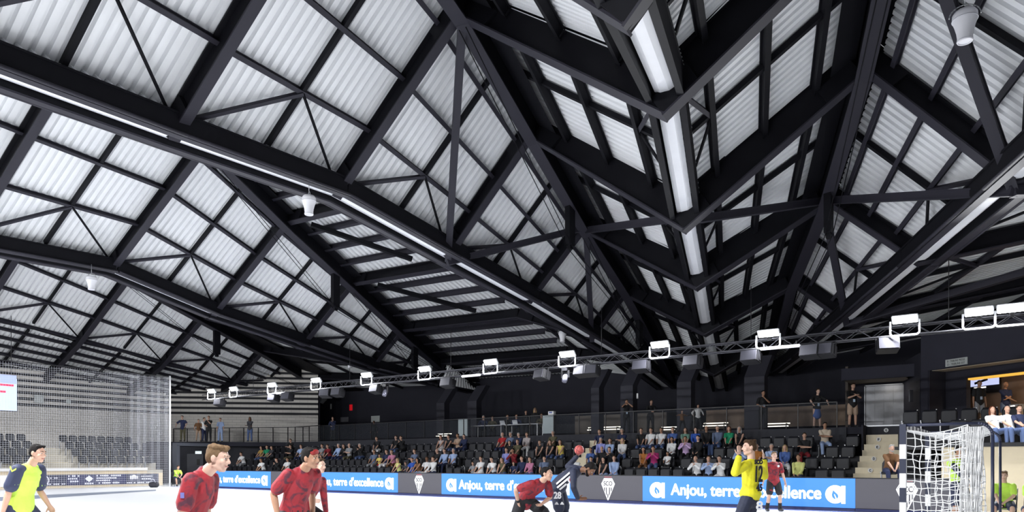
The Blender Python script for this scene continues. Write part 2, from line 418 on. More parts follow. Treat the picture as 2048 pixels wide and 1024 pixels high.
# warm lounge behind the balcony
bm = NB(); add_box(bm, (-11.5, 41.05, 4.0), (13, .12, 1.1)); struct('wall_lounge', bm, M['warm_wood'])
bm = NB(); add_box(bm, (-20.0, 41.05, 3.9), (9, .12, 1.3)); struct('wall_lounge', bm, mm('pale_panel', (0.20, 0.17, 0.14), 0.6))
bm = NB(); add_box(bm, (-29.0, 41.05, 3.7), (9, .12, .7)); struct('wall_lounge', bm, M['grey_wall'])

# pillars in front of the balcony wall
for px, wd in ((1372, .75), (1258, .72), (1512, .95), (949, .78), (886, .72), (1195, .5)):
    p = at_y(px, 800, 34.6 if px > 1000 else 37.2)
    bm = NB(); top = 5.55
    add_box(bm, (p.x, p.y, top / 2), (wd, .55, top))
    v = [(-wd / 2, -.275, top), (wd / 2, -.275, top), (wd / 2, .275, top), (-wd / 2, .275, top)]
    u = [(-wd / 2 + .1, .6, top + 1.1), (wd / 2 + .1, .6, top + 1.1), (wd / 2 + .1, 1.1, top + 1.1), (-wd / 2 + .1, 1.1, top + 1.1)]
    vs = [bm.verts.new((p.x + a[0], p.y + a[1], a[2])) for a in v]; us = [bm.verts.new((p.x + a[0], p.y + a[1], a[2])) for a in u]
    for i in range(4): bm.faces.new((vs[i], vs[(i + 1) % 4], us[(i + 1) % 4], us[i]))
    struct('pillar', bm, M['pillar'])

# the far stand: four rows of steps
ROWY = [29.0, 29.9, 30.8, 31.7]; ROWZ = [0.37, 0.82, 1.27, 1.72]
X0, X1 = -46.4, -2.6
AISLES = [(-18.5, -17.65), (-5.46, -3.95)]
bm = NB()
for y, z in zip(ROWY, ROWZ):
    add_box(bm, ((X0 + X1) / 2, (y - .62 + 33.0) / 2, z / 2), (X1 - X0, 33.0 - (y - .62), z))
struct('floor_stand', bm, mm('stand_black', (0.016, 0.016, 0.02), .7))
mm('wood_step', (0.76, 0.67, 0.49), 0.55, noise=0.12, nscale=5)
M['wood_step'].node_tree.nodes['Principled BSDF'].inputs['Roughness'].default_value = .55
bm = NB(); add_box(bm, (-3.25, 27.0, .34), (1.3, 2.8, .68)); struct('floor_stand', bm, M['stand_black'])
def text_mesh(name, s, size, m, parent, loc, rot, extrude=0.004, offset=0.0, align='CENTER', width=None, height=None, shear=0.0, bold=0.0):
    cu = bpy.data.curves.new(name, 'FONT'); cu.body = s; cu.size = size; cu.extrude = extrude; cu.offset = offset; cu.align_x = align; cu.align_y = 'CENTER'; cu.shear = shear
    tmp = bpy.data.objects.new(name, cu); C.objects.link(tmp)
    dg = bpy.context.evaluated_depsgraph_get(); dg.update()
    me = bpy.data.meshes.new_from_object(tmp.evaluated_get(dg)); C.objects.unlink(tmp); bpy.data.objects.remove(tmp)
    xs = [v.co.x for v in me.vertices]; ys = [v.co.y for v in me.vertices]
    sx = width / (max(xs) - min(xs)) if width else 1.0; sy = height / (max(ys) - min(ys)) if height else (sx if width else 1.0)
    cx0 = (max(xs) + min(xs)) / 2; cy0 = (max(ys) + min(ys)) / 2
    for v in me.vertices: v.co = Vector(((v.co.x - cx0) * sx, (v.co.y - cy0) * sy, v.co.z))
    if bold:                                         # thicker strokes: the same letters set several times round their place
        bm = NB()
        for a in range(8):
            n0 = len(bm.verts); bm.from_mesh(me); bm.verts.ensure_lookup_table()
            for v in bm.verts[n0:]: v.co += Vector((bold * math.cos(a * math.pi / 4), bold * math.sin(a * math.pi / 4), a * .0004))
        bm.to_mesh(me); bm.free()
    me.materials.clear(); me.materials.append(m)
    o = bpy.data.objects.new(name, me); C.objects.link(o); o.location = loc; o.rotation_euler = rot
    if parent is not None: o.parent = parent
    return o
FACE = (math.radians(90), 0, 0)          # upright, reading from the court (-Y side)
mm('sign_white', (0.80, 0.80, 0.80), .5); mm('ink', (0.02, 0.02, 0.02), .6)
STEPS = list(zip([y - .62 for y in ROWY] + [32.0, 32.45], ROWZ + [2.2, 2.6]))
def step_sign(ch, x, y, z):
    e = empty('step_sign', (x, y, z), 0, 'small white round step marker lettered %s on the wooden stair' % ch, 'sign', 'row letters on the stair')
    bm = NB(); add_lathe(bm, [(.085, 0), (.085, .012)], 20, 0, Matrix.Rotation(math.radians(90), 4, 'X')); link_mesh('plate', bm, M['sign_white'], e)
    text_mesh('letter', ch, .13, M['ink'], e, (0, -.018, 0), FACE, .002, 0, height=.09, width=.06, bold=.006)
for ai, (a, b) in enumerate(AISLES):
    for r, (y0, z1) in enumerate(STEPS):
        zb = STEPS[r - 1][1] if r else 0
        zs = [z1] if r in (0, 5) else [(z1 + zb) / 2, z1]
        for j, z in enumerate(zs):
            y = y0 - (.42 if (len(zs) == 2 and j == 0) else 0.02)
            bm = NB(); add_box(bm, ((a + b) / 2, (y + 32.88) / 2, z / 2 + .006), (b - a, 32.88 - y, z)); struct('floor_step', bm, M['wood_step'])
        if ai == 1 and r >= 2: step_sign('CDEF'[r - 2], (a + b) / 2 - .18 - .02 * r, y - .03, (zs[-1] + (zs[0] if len(zs) == 2 else zb)) / 2 + .01)
step_sign('G', -4.78, 32.86, 2.80)
# side wall beside the right stair and the wooden plinth to its right
bm = NB(); add_box(bm, (-5.53, 32.5, 1.5), (.06, 1.0, 3.0)); struct('wall_stair', bm, M['black_wall'])
bm = NB(); add_box(bm, (3.0, 29.3, 1.0), (10.4, 7.4, 2.0)); struct('wall_plinth', bm, mm('plinth_wood', (0.70, 0.60, 0.42), .55, noise=.06, nscale=3))
bm = NB(); add_box(bm, (3.0, 25.58, 2.0), (10.4, .1, .12)); struct('trim_plinth', bm, M['black_metal'])
for i, (y, z) in enumerate(((27.0, 2.0), (27.95, 2.45))):
    bm = NB(); add_box(bm, (2.25, (y + 33) / 2, (1.9 + z) / 2), (11.9, 33 - y, z - 1.9 + .001)); struct('floor_stand', bm, M['stand_black'])

# ------------------------------------------------------------------ tip-up seats
def make_seat(kind):
    e = empty('stadium_seat', (0, 0, 0))
    bm = NB()
    # curved back shell (two bowed faces), slightly reclined
    n = 7; rows = 5; cols = []
    for sgn in (0, 1):
        g = []
        for j in range(rows):
            v = j / (rows - 1); z = .45 + .42 * v; wdt = .235 + .012 * math.sin(v * 3.1) - (.05 if v > .95 else 0)
            g.append([bm.verts.new(((2 * i / (n - 1) - 1) * wdt, .10 + .09 * v - .045 * (1 - (2 * i / (n - 1) - 1) ** 2) * -1 + sgn * .03, z)) for i in range(n)])
        cols.append(g)
    for s, g in enumerate(cols):
        for j in range(rows - 1):
            for i in range(n - 1):
                f = (g[j][i], g[j][i + 1], g[j + 1][i + 1], g[j + 1][i])
                bm.faces.new(f if s == 0 else f[::-1])
    A, Bk = cols
    for i in range(n - 1):
        bm.faces.new((A[0][i + 1], A[0][i], Bk[0][i], Bk[0][i + 1])); bm.faces.new((A[-1][i], A[-1][i + 1], Bk[-1][i + 1], Bk[-1][i]))
    for j in range(rows - 1):
        bm.faces.new((A[j][0], A[j + 1][0], Bk[j + 1][0], Bk[j][0])); bm.faces.new((A[j + 1][-1], A[j][-1], Bk[j][-1], Bk[j + 1][-1]))
    link_mesh('backrest', bm, M['seat_black'], e, True)
    bm = NB()
    if kind == 'up': add_box(bm, (0, .04, .60), (.43, .06, .38))
    else: add_box(bm, (0, -.12, .43), (.43, .40, .06))
    bmesh.ops.bevel(bm, geom=bm.edges[:], offset=.02, segments=2, affect='EDGES'); link_mesh('seat', bm, M['seat_black'], e)
    bm = NB(); add_box(bm, (-.255, .06, .22), (.035, .10, .44)); add_box(bm, (-.255, .02, .46), (.035, .2, .05)); add_box(bm, (-.255, .0, .012), (.06, .22, .024))
    link_mesh('bracket', bm, M['steel_grey'], e)
    bm = NB(); add_box(bm, (.20, .17, .865), (.035, .012, .022)); o = link_mesh('number_plate', bm, M['sign_white'], [c for c in e.children if c.name.startswith('backrest')][0])
    return e
seat_up = make_seat('up'); seat_dn = make_seat('down'); used = {'up': False, 'down': False}
def place_seat(x, y, z, rz, kind, label, group):
    src = seat_up if kind == 'up' else seat_dn
    o = copy_tree(src) if used[kind] else src
    used[kind] = True
    o.location = (x, y, z); o.rotation_euler = (0, 0, rz); tag(o, label, 'seat', group)
    return o
ROWN = ['front', 'second', 'third', 'back']
PITCH = 0.58
SEATS = {}                      # (row) -> list of (x, y, z) and the people who take them
for r in range(4):
    l = []
    x = -18.8
    while x > -46.0: l.append((x, 'left')); x -= PITCH
    x = -5.86
    while x > -17.35: l.append((x, 'middle')); x -= PITCH
    if r < 3: l.append((-3.55, 'right')); l.append((-2.97, 'right'))
    SEATS[r] = sorted(l)
# ------------------------------------------------------------------ people
def ecap(bm, p0, r0, p1, r1, lat=None, n=14, caps=4):
    """closed elliptical capsule; r = (lateral, depth) or a number"""
    p0 = Vector(p0); p1 = Vector(p1)
    r0 = (r0, r0) if isinstance(r0, (int, float)) else r0; r1 = (r1, r1) if isinstance(r1, (int, float)) else r1
    d = p1 - p0; L = d.length
    d = d / L if L > 1e-6 else Vector((0, 0, 1))
    s = (Vector(lat) if lat is not None else Vector((1, 0, 0))); s = s - d * s.dot(d)
    if s.length < 1e-3: s = Vector((0, 1, 0)) - d * d.y
    s.normalize(); u = d.cross(s)
    rings = []
    for i in range(caps):
        a = math.pi / 2 * (1 - i / caps); m0 = min(r0)
        rings.append((p0 - d * m0 * math.sin(a), (max(.001, r0[0] * math.cos(a)), max(.001, r0[1] * math.cos(a)))))
    rings.append((p0, r0)); rings.append((p1, r1))
    for i in range(1, caps + 1):
        a = math.pi / 2 * i / caps; m1 = min(r1)
        rings.append((p1 + d * m1 * math.sin(a), (max(.001, r1[0] * math.cos(a)), max(.001, r1[1] * math.cos(a)))))
    prev = None; first = None
    for c, r in rings:
        ring = [bm.verts.new(c + s * (r[0] * math.cos(2 * math.pi * k / n)) + u * (r[1] * math.sin(2 * math.pi * k / n))) for k in range(n)]
        if prev:
            for k in range(n): bm.faces.new((prev[k], prev[(k + 1) % n], ring[(k + 1) % n], ring[k]))
        else: first = ring
        prev = ring
    bm.faces.new(first[::-1]); bm.faces.new(prev)
def ball(bm, c, r, basis=None):
    """ellipsoid of radii r in the basis (3x3 columns x,y,z)"""
    m = Matrix.Translation(c) @ ((basis or Matrix.Identity(3)).to_4x4()) @ Matrix.Diagonal((r[0], r[1], r[2], 1))
    bmesh.ops.create_uvsphere(bm, u_segments=16, v_segments=10, radius=1.0, matrix=m)
def fuse(name, bm, vox, m, parent, smooth=3):
    me = bpy.data.meshes.new(name); bm.to_mesh(me); bm.free()
    o = bpy.data.objects.new(name, me); C.objects.link(o)
    md = o.modifiers.new('r', 'REMESH'); md.mode = 'VOXEL'; md.voxel_size = vox; md.use_smooth_shade = True
    if smooth:
        s = o.modifiers.new('s', 'SMOOTH'); s.factor = 0.5; s.iterations = smooth
    dg = bpy.context.evaluated_depsgraph_get(); dg.update()
    me2 = bpy.data.meshes.new_from_object(o.evaluated_get(dg)); o.modifiers.clear(); o.data = me2
    bpy.data.meshes.remove(me); me2.materials.clear(); me2.materials.append(m)
    for p in me2.polygons: p.use_smooth = True
    if parent is not None: o.parent = parent
    return o
def ik(a, b, l1, l2, pole):
    """middle joint of a two bone chain a-b bending towards pole; b is pulled in when out of reach"""
    a = Vector(a); b = Vector(b); d = b - a; D = d.length
    if D > (l1 + l2) * .999: b = a + d * ((l1 + l2) * .999 / D); d = b - a; D = d.length
    d = d / D; x = (l1 * l1 - l2 * l2 + D * D) / (2 * D); h = math.sqrt(max(0, l1 * l1 - x * x))
    p = Vector(pole); p = p - d * p.dot(d)
    if p.length < 1e-4: p = Vector((0, 0, 1)) - d * d.z
    return a + d * x + p.normalized() * h, b

SKIN = {'pale': (0.62, 0.40, 0.31), 'fair': (0.55, 0.33, 0.24), 'tan': (0.40, 0.22, 0.14), 'brown': (0.20, 0.10, 0.06), 'dark': (0.09, 0.045, 0.028)}
HAIRC = {'black': (0.012, 0.010, 0.010), 'brown': (0.06, 0.035, 0.02), 'light brown': (0.16, 0.10, 0.055), 'blond': (0.42, 0.30, 0.14), 'grey': (0.36, 0.35, 0.34), 'auburn': (0.10, 0.03, 0.015)}
def skin_m(k): return mm('skin_' + k, SKIN[k], 0.5, noise=.08, nscale=14, spec=.35)
def hair_m(k): return mm('hair_' + k, HAIRC[k], 0.75, noise=.35, nscale=40, bump=.5, bscale=150, spec=.12)
def cloth_m(col, name=None): return mm('cloth_%02x%02x%02x' % tuple(int(255 * c) for c in col), col, 0.85, noise=.10, nscale=12, bump=.25, bscale=120)

class Fig:
    """joints of a figure in its own frame: x to its right, y forward, z up, feet or seat on z = 0"""
    def __init__(s, H=1.78, pelvis=(0, 0, .95), lean=0.0, side=0.0, twist=0.0, head=(0, 1, 0), hands=None, feet=None, elbow=None, knee=None, build=1.0, female=False, neck=None, curl=(.6, .6), palm=None):
        k = H / 1.78; s.k = k; s.b = build
        P = Vector(pelvis); s.P = P
        up = Vector((math.sin(side), math.sin(lean) * math.cos(side), math.cos(lean) * math.cos(side))); s.up = up
        rt = Vector((math.cos(twist), math.sin(twist), 0)); rt = (rt - up * rt.dot(up)).normalized(); s.rt = rt
        s.fw = up.cross(rt)
        s.waist = P + Vector((0, math.sin(lean * .5), math.cos(lean * .5))) * (.17 * k) + Vector((math.sin(side) * .1 * k, 0, 0))
        s.chest = s.waist + up * (.24 * k)
        s.neckb = s.chest + up * (.16 * k)
        nk = Vector(neck) if neck else (up * .6 + Vector((0, .10, .6))); nk.normalize()
        s.headb = s.neckb + nk * (.10 * k)
        hd = Vector(head).normalized(); s.hd = hd
        s.hu = (Vector((0, 0, 1)) * .8 + nk * .4); s.hu = (s.hu - hd * s.hu.dot(hd)).normalized(); s.hr = hd.cross(s.hu)
        s.hc = s.headb + s.hu * (.10 * k) + hd * (.025 * k)
        sw = .185 * k * (0.92 if female else 1.0) * (0.85 + .15 * build)
        s.sh = [s.chest + up * (.10 * k) - rt * sw, s.chest + up * (.10 * k) + rt * sw]
        hw = .095 * k; prt = Vector((math.cos(twist * .4), math.sin(twist * .4), 0))
        s.hip = [P - prt * hw, P + prt * hw]
        hands = hands or [(-.28, .05, .80), (.28, .05, .80)]; feet = feet or [(-.12, 0, .08), (.12, 0, .08)]
        elbow = elbow or [(-.6, -1, -.3), (.6, -1, -.3)]; knee = knee or [(-.15, 1, 0), (.15, 1, 0)]
        s.el = [None, None]; s.wr = [None, None]; s.kn = [None, None]; s.an = [None, None]
        for i in (0, 1):
            s.el[i], s.wr[i] = ik(s.sh[i], hands[i], .30 * k, .265 * k, elbow[i])
            s.kn[i], s.an[i] = ik(s.hip[i], feet[i], .44 * k, .42 * k, knee[i])
        s.curl = curl; s.palm = palm or [None, None]; s.toe = [Vector((-.12, 1, 0)), Vector((.12, 1, 0))]; s.female = female

def head_mesh(bm, f, ears=True):
    k = f.k; B = Matrix((f.hr, f.hd, f.hu)).transposed(); c = f.hc
    L = lambda x, y, z: c + f.hr * (x * k) + f.hd * (y * k) + f.hu * (z * k)
    ball(bm, L(0, -.008, .03), (.074 * k, .094 * k, .085 * k), B)
    ball(bm, L(0, .025, -.02), (.062 * k, .068 * k, .085 * k), B)
    ecap(bm, L(0, .045, -.085), .036 * k, L(0, .062, -.092), .024 * k)              # chin
    ecap(bm, L(-.045, .0, -.065), .026 * k, L(-.012, .058, -.09), .024 * k); ecap(bm, L(.045, .0, -.065), .026 * k, L(.012, .058, -.09), .024 * k)   # jaw
    ecap(bm, L(0, .086, .018), .010 * k, L(0, .108, -.022), .014 * k)                # nose
    ecap(bm, L(-.014, .094, -.026), .010 * k, L(.014, .094, -.026), .010 * k)
    ecap(bm, L(-.036, .080, .032), .012 * k, L(.036, .080, .032), .012 * k)          # brow
    ecap(bm, L(-.020, .082, -.054), .009 * k, L(.020, .082, -.054), .009 * k)        # lips
    ecap(bm, L(-.018, .080, -.066), .010 * k, L(.018, .080, -.066), .010 * k)
    for sg in (-1, 1):
        ball(bm, L(.040 * sg, .062, -.022), (.024 * k, .026 * k, .026 * k), B)        # cheeks
        if ears: ball(bm, L(.078 * sg, -.008, .0), (.012 * k, .022 * k, .034 * k), B)
    ecap(bm, f.neckb - f.up * (.03 * k), .062 * k, L(0, -.025, -.06), .054 * k)
def hand_mesh(bm, f, i, fingers=True):
    k = f.k; w = f.wr[i]; d = (w - f.el[i]).normalized()
    if f.palm[i] is not None: d = Vector(f.palm[i][0]).normalized()
    n = Vector(f.palm[i][1]) if f.palm[i] is not None else Vector((1 if i == 0 else -1, .2, 0))   # the way the palm faces
    n = (n - d * n.dot(d)).normalized(); s = d.cross(n)
    c = f.curl[i]
    ecap(bm, w, (.030 * k, .022 * k), w + d * (.075 * k), (.042 * k, .017 * k), s)
    if not fingers:
        ecap(bm, w + d * (.08 * k), (.036 * k, .015 * k), w + d * (.14 * k) + n * (.04 * k * c), (.03 * k, .012 * k), s); return
    ln = (.060, .074, .078, .070); off = (-.033, -.011, .011, .032)
    sgn = 1 if i == 0 else -1
    for q in range(4):
        b0 = w + d * (.080 * k) + s * (off[3 - q] * k * sgn); tot = ln[q] * k
        sp = s * (off[3 - q] * sgn * .45)
        a1 = c * .5; a2 = c * 1.1; a3 = c * 1.5
        d1 = (d * math.cos(a1) + n * math.sin(a1) + sp * 8 * (1 - c) * .1).normalized(); d2 = (d * math.cos(a2) + n * math.sin(a2)).normalized(); d3 = (d * math.cos(a3) + n * math.sin(a3)).normalized()
        p1 = b0 + d1 * tot * .45; p2 = p1 + d2 * tot * .33; p3 = p2 + d3 * tot * .22
        ecap(bm, b0 - d * .01, .0105 * k, p1, .0095 * k, None, 8, 2); ecap(bm, p1, .0095 * k, p2, .0088 * k, None, 8, 2); ecap(bm, p2, .0088 * k, p3, .008 * k, None, 8, 2)
    tb = w + d * (.022 * k) + s * (.030 * k * sgn); t1 = tb + (d * .6 + s * sgn * .8 + n * .3 * c).normalized() * (.048 * k); t2 = t1 + (d * .9 + s * sgn * .35 + n * .5 * c).normalized() * (.034 * k)
    ecap(bm, tb, .014 * k, t1, .0115 * k, None, 8, 2); ecap(bm, t1, .0115 * k, t2, .009 * k, None, 8, 2)
def torso(bm, f, g=0.0, hem=None):
    k = f.k; b = f.b; fe = f.female
    ecap(bm, f.P + f.up * (.02 * k), ((.150 + g) * k, (.112 * b + g) * k), f.waist, ((.132 * b + g) * k, (.098 * b + g) * k), f.rt)
    ecap(bm, f.waist, ((.134 * b + g) * k, (.100 * b + g) * k), f.chest, ((.155 + g) * k, (.112 * b + g) * k), f.rt)
    ecap(bm, f.chest, ((.150 + g) * k, (.108 * b + g) * k), f.chest + f.up * (.09 * k), ((.135 + g) * k, (.085 + g) * k), f.rt)
    ecap(bm, f.sh[0] - f.up * (.012 * k), (.050 + g) * k, f.sh[1] - f.up * (.012 * k), (.050 + g) * k)
    ecap(bm, f.neckb - f.up * (.03 * k) - f.rt * (.09 * k), (.040 + g * .6) * k, f.neckb - f.up * (.03 * k) + f.rt * (.09 * k), (.040 + g * .6) * k)
    if fe:
        for sg in (-1, 1): ball(bm, f.chest + f.rt * (.07 * sg * k) + f.fw * (.075 * k) - f.up * .01, (.062 * k + g, .058 * k + g, .062 * k + g))
def limb(bm, a, b, r0, rm, r1, k):
    """tapering limb with a belly a third of the way down"""
    a = Vector(a); b = Vector(b); m = a.lerp(b, .35)
    ecap(bm, a, r0 * k, m, rm * k, None, 12, 3); ecap(bm, m, rm * k, b, r1 * k, None, 12, 3)
def body(f, vox, m, parent, fingers=True, smooth=2):
    bm = NB(); k = f.k
    head_mesh(bm, f); torso(bm, f)
    for i in (0, 1):
        limb(bm, f.sh[i], f.el[i], .052, .050, .039, k); limb(bm, f.el[i], f.wr[i], .040, .041, .027, k); hand_mesh(bm, f, i, fingers)
        limb(bm, f.hip[i], f.kn[i], .088, .084, .056, k); limb(bm, f.kn[i], f.an[i], .055, .060, .038, k)
        t = f.toe[i].normalized(); ecap(bm, f.an[i] + Vector((0, 0, -.03 * k)) - t * .03 * k, .040 * k, f.an[i] + t * (.14 * k) + Vector((0, 0, -.045 * k)), .032 * k)
    return fuse('body', bm, vox, m, parent, smooth)
def shirt(f, vox, m, parent, sleeve='short', g=.014, hem=.10, hem_w=0.02, smooth=2, name='shirt'):
    bm = NB(); k = f.k; torso(bm, f, g)
    ecap(bm, f.waist, ((.135 * f.b + g) * k, (.103 * f.b + g) * k), f.P - f.up * (hem * k - .10), ((.160 + g + hem_w) * k, (.125 * f.b + g + hem_w) * k), f.rt, 16, 2)
    for i in (0, 1):
        if sleeve == 'none': continue
        if sleeve == 'short':
            e = f.sh[i].lerp(f.el[i], .72); ecap(bm, f.sh[i], (.056 + g) * k, e, (.058 + g * 1.3) * k, None, 12, 2)
        else:
            ecap(bm, f.sh[i], (.054 + g) * k, f.el[i], (.043 + g) * k, None, 12, 3); ecap(bm, f.el[i], (.043 + g) * k, f.wr[i].lerp(f.el[i], .1), (.032 + g * .8) * k, None, 12, 2)
    ecap(bm, f.neckb - f.up * (.05 * k), (.075) * k, f.neckb + f.up * (.005 * k), (.064) * k, None, 14, 2)
    return fuse(name, bm, vox, m, parent, smooth)
def trousers(f, vox, m, parent, cut='long', g=.012, smooth=2, name=None):
    bm = NB(); k = f.k
    ecap(bm, f.P + f.up * (.06 * k), ((.150 + g) * k, (.112 * f.b + g) * k), f.P - f.up * (.03 * k), ((.160 + g) * k, (.118 * f.b + g) * k), f.rt)
    for i in (0, 1):
        if cut == 'short':
            e = f.hip[i].lerp(f.kn[i], .80); ecap(bm, f.hip[i], (.098 + g) * k, e, (.088 + g * 1.6) * k, None, 14, 2)
        elif cut == 'skirt':
            e = f.hip[i].lerp(f.kn[i], .85) * .5 + (f.hip[1 - i].lerp(f.kn[1 - i], .85)) * .5; ecap(bm, f.P, (.15 * k, .13 * k), e, (.19 * k, .15 * k), f.rt, 16, 2)
        else:
            limb(bm, f.hip[i], f.kn[i], .094 + g, .089 + g, .062 + g, k); limb(bm, f.kn[i], f.an[i] + Vector((0, 0, .02)), .060 + g, .062 + g, .048 + g, k)
    return fuse(name or {'short': 'shorts', 'skirt': 'skirt', 'long': 'trousers'}[cut], bm, vox, m, parent, smooth)
def shoes(f, vox, m, parent):
    for i in (0, 1):
        bm = NB(); k = f.k; t = f.toe[i].normalized(); a = f.an[i]
        ecap(bm, a + Vector((0, 0, -.035 * k)) - t * (.045 * k), (.045 * k, .042 * k), a + t * (.14 * k) + Vector((0, 0, -.042 * k)), (.045 * k, .036 * k), t.cross(Vector((0, 0, 1))))
        ecap(bm, a + Vector((0, 0, .02 * k)), .047 * k, a - Vector((0, 0, .03 * k)), .05 * k)
        fuse('shoe', bm, vox, m, parent, 1)
def hair(f, style, m, parent, vox=.010):
    if style == 'bald': return None
    bm = NB(); k = f.k; B = Matrix((f.hr, f.hd, f.hu)).transposed(); c = f.hc
    L = lambda x, y, z: c + f.hr * (x * k) + f.hd * (y * k) + f.hu * (z * k)
    ball(bm, L(0, -.022, .050), (.080 * k, .092 * k, .078 * k), B)
    ball(bm, L(0, -.055, .012), (.074 * k, .058 * k, .075 * k), B)
    if style in ('short', 'thick', 'top'):
        for sg in (-1, 1): ball(bm, L(.066 * sg, -.020, .035), (.016 * k, .05 * k, .045 * k), B)
        for j in range(5): ball(bm, L(-.045 + .0225 * j, .034 + .005 * math.sin(j * 2), .094 + .007 * math.cos(j * 3)), (.022 * k, .030 * k, .018 * k), B)
    if style in ('thick', 'top'):
        for j in range(9):
            a = j * .7; ball(bm, L(.06 * math.cos(a), -.01 + .07 * math.sin(a), .098 + .010 * math.sin(j * 2.3)), (.026 * k, .030 * k, .024 * k), B)
    if style == 'long':
        for sg in (-1, 1):
            ecap(bm, L(.066 * sg, -.01, .05), .030 * k, L(.082 * sg, -.025, -.10), .034 * k); ecap(bm, L(.082 * sg, -.025, -.10), .034 * k, L(.075 * sg, .0, -.22), .024 * k)
        ecap(bm, L(0, -.07, .02), (.07 * k, .045 * k), L(0, -.075, -.20), (.085 * k, .035 * k), f.hr)
    if style == 'bun': ball(bm, L(0, -.09, .10), (.04 * k, .04 * k, .04 * k), B)
    return fuse('hair', bm, vox, m, parent, 1)
def part_of(e, name):
    return [c for c in e.children if c.name.split('.')[0] == name][0]
def face_detail(f, parent, eye=True, brow='black', beard=None):
    parent = part_of(parent, 'body')
    k = f.k; c = f.hc
    L = lambda x, y, z: c + f.hr * (x * k) + f.hd * (y * k) + f.hu * (z * k)
    for sg in (-1, 1):
        bm = NB(); ball(bm, L(.031 * sg, .077, .010), (.011 * k, .009 * k, .006 * k), Matrix((f.hr, f.hd, f.hu)).transposed()); link_mesh('eye', bm, mm('eye_white', (.75, .73, .70), .2), parent, True)
        bm = NB(); ball(bm, L(.031 * sg, .0845, .010), (.006 * k, .003 * k, .006 * k), Matrix((f.hr, f.hd, f.hu)).transposed()); link_mesh('iris', bm, mm('iris', (.03, .02, .015), .2), parent, True)
        bm = NB(); ecap(bm, L(.015 * sg, .0915, .034), .0042 * k, L(.050 * sg, .078, .036), .0036 * k); link_mesh('eyebrow', bm, hair_m(brow), parent, True)
    bm = NB(); ecap(bm, L(-.022, .090, -.060), .0055 * k, L(.022, .090, -.060), .0055 * k); link_mesh('mouth', bm, mm('lips', (.33, .11, .09), .5), parent, True)
    if beard:
        bm = NB(); ecap(bm, L(-.058, .005, -.05), .020 * k, L(-.02, .068, -.092), .026 * k); ecap(bm, L(.058, .005, -.05), .020 * k, L(.02, .068, -.092), .026 * k); ecap(bm, L(-.02, .07, -.095), .026 * k, L(.02, .07, -.095), .026 * k)
        ecap(bm, L(-.026, .088, -.044), .008 * k, L(.026, .088, -.044), .008 * k); fuse('beard', bm, .008, hair_m(beard), parent, 1)
# ------------------------------------------------------------------ spectators in the far stand
COL = {'black': (.012, .012, .014), 'navy': (.018, .026, .075), 'white': (.80, .80, .80), 'grey': (.28, .29, .31), 'light blue': (.36, .47, .72), 'blue': (.07, .13, .36),
       'royal blue': (.03, .10, .45), 'red': (.42, .02, .025), 'dark red': (.22, .012, .02), 'pink': (.52, .20, .32), 'lilac': (.60, .42, .68), 'green': (.01, .26, .12), 'olive': (.10, .09, .05),
       'mustard': (.40, .25, .07), 'yellow': (.75, .60, .14), 'lime': (.66, .68, .24), 'brown': (.16, .075, .03), 'orange': (.42, .15, .03), 'cream': (.62, .52, .40), 'magenta': (.42, .03, .16),
       'grey-blue': (.13, .17, .27), 'patterned teal': (.16, .30, .24), 'floral': (.45, .40, .40), 'lavender': (.30, .32, .68), 'dark grey': (.05, .05, .06), 'tan': (.42, .30, .22), 'jeans': (.07, .11, .24), 'neon yellow': (.66, .86, .10)}
def C_(n): return cloth_m(COL[n])
def seated_fig(H, lean, hands, female, elbow=None, head=(0, 1, -.08), curl=(.7, .7), spread=.13):
    k = H / 1.75
    return Fig(H=H, pelvis=(0, -.04, .55 if H > 1.5 else .53), lean=lean, head=head, hands=hands, feet=[(-spread, .44 * k, .08), (spread, .44 * k, .08)], knee=[(-.25, 1, 1.2), (.25, 1, 1.2)], elbow=elbow, female=female, curl=curl)
PROTO = {}
def proto(name, f, sleeve, hairs, cut='long', vox=.017):
    e = empty('person', (0, 0, -50))
    b = body(f, vox * .9, skin_m('fair'), e, fingers=False, smooth=1)
    s = shirt(f, vox, C_('white'), e, sleeve, smooth=1, hem=.06, hem_w=.0)
    t = trousers(f, vox, C_('jeans'), e, cut, smooth=1)
    shoes(f, vox, mm('shoe_dark', (.03, .03, .035), .5), e)
    hs = {}
    for h in hairs:
        o = hair(f, h, hair_m('brown'), None, .013)
        hs[h] = o
        if o is not None: C.objects.unlink(o)
    PROTO[name] = (e, hs)
lap = [(-.10, .34, .66), (.10, .36, .66)]
proto('back', seated_fig(1.75, -.08, lap, False), 'short', ['short', 'thick', 'bald'])
proto('forward', seated_fig(1.75, .42, [(-.08, .52, .60), (.07, .54, .58)], False, [(-1, -.3, -.3), (1, -.3, -.3)]), 'short', ['short', 'thick', 'bald'])
proto('crossed', seated_fig(1.75, .02, [(.12, .22, .86), (-.12, .24, .82)], False, [(-.8, .2, -.8), (.8, .2, -.8)]), 'short', ['short', 'bald', 'thick'])
proto('backlong', seated_fig(1.75, 0.03, lap, False), 'long', ['short', 'bald', 'thick'])
proto('chin', seated_fig(1.75, .40, [(-.03, .36, 1.02), (.05, .38, .98)], False, [(-1, .5, -1.2), (1, .5, -1.2)]), 'long', ['short', 'bald', 'thick'])
proto('ladyback', seated_fig(1.65, 0.0, [(-.09, .32, .65), (.09, .34, .65)], True), 'short', ['long', 'short', 'bun'])
proto('ladyfwd', seated_fig(1.65, .32, [(-.08, .46, .62), (.08, .46, .62)], True, [(-1, -.2, -.3), (1, -.2, -.3)]), 'none', ['long', 'short', 'bun'])
proto('ladylong', seated_fig(1.65, .10, [(-.08, .36, .68), (.09, .36, .68)], True), 'long', ['long', 'short', 'bun'])
proto('child', seated_fig(1.22, .05, [(-.08, .28, .66), (.08, .28, .66)], False), 'short', ['short', 'long'])
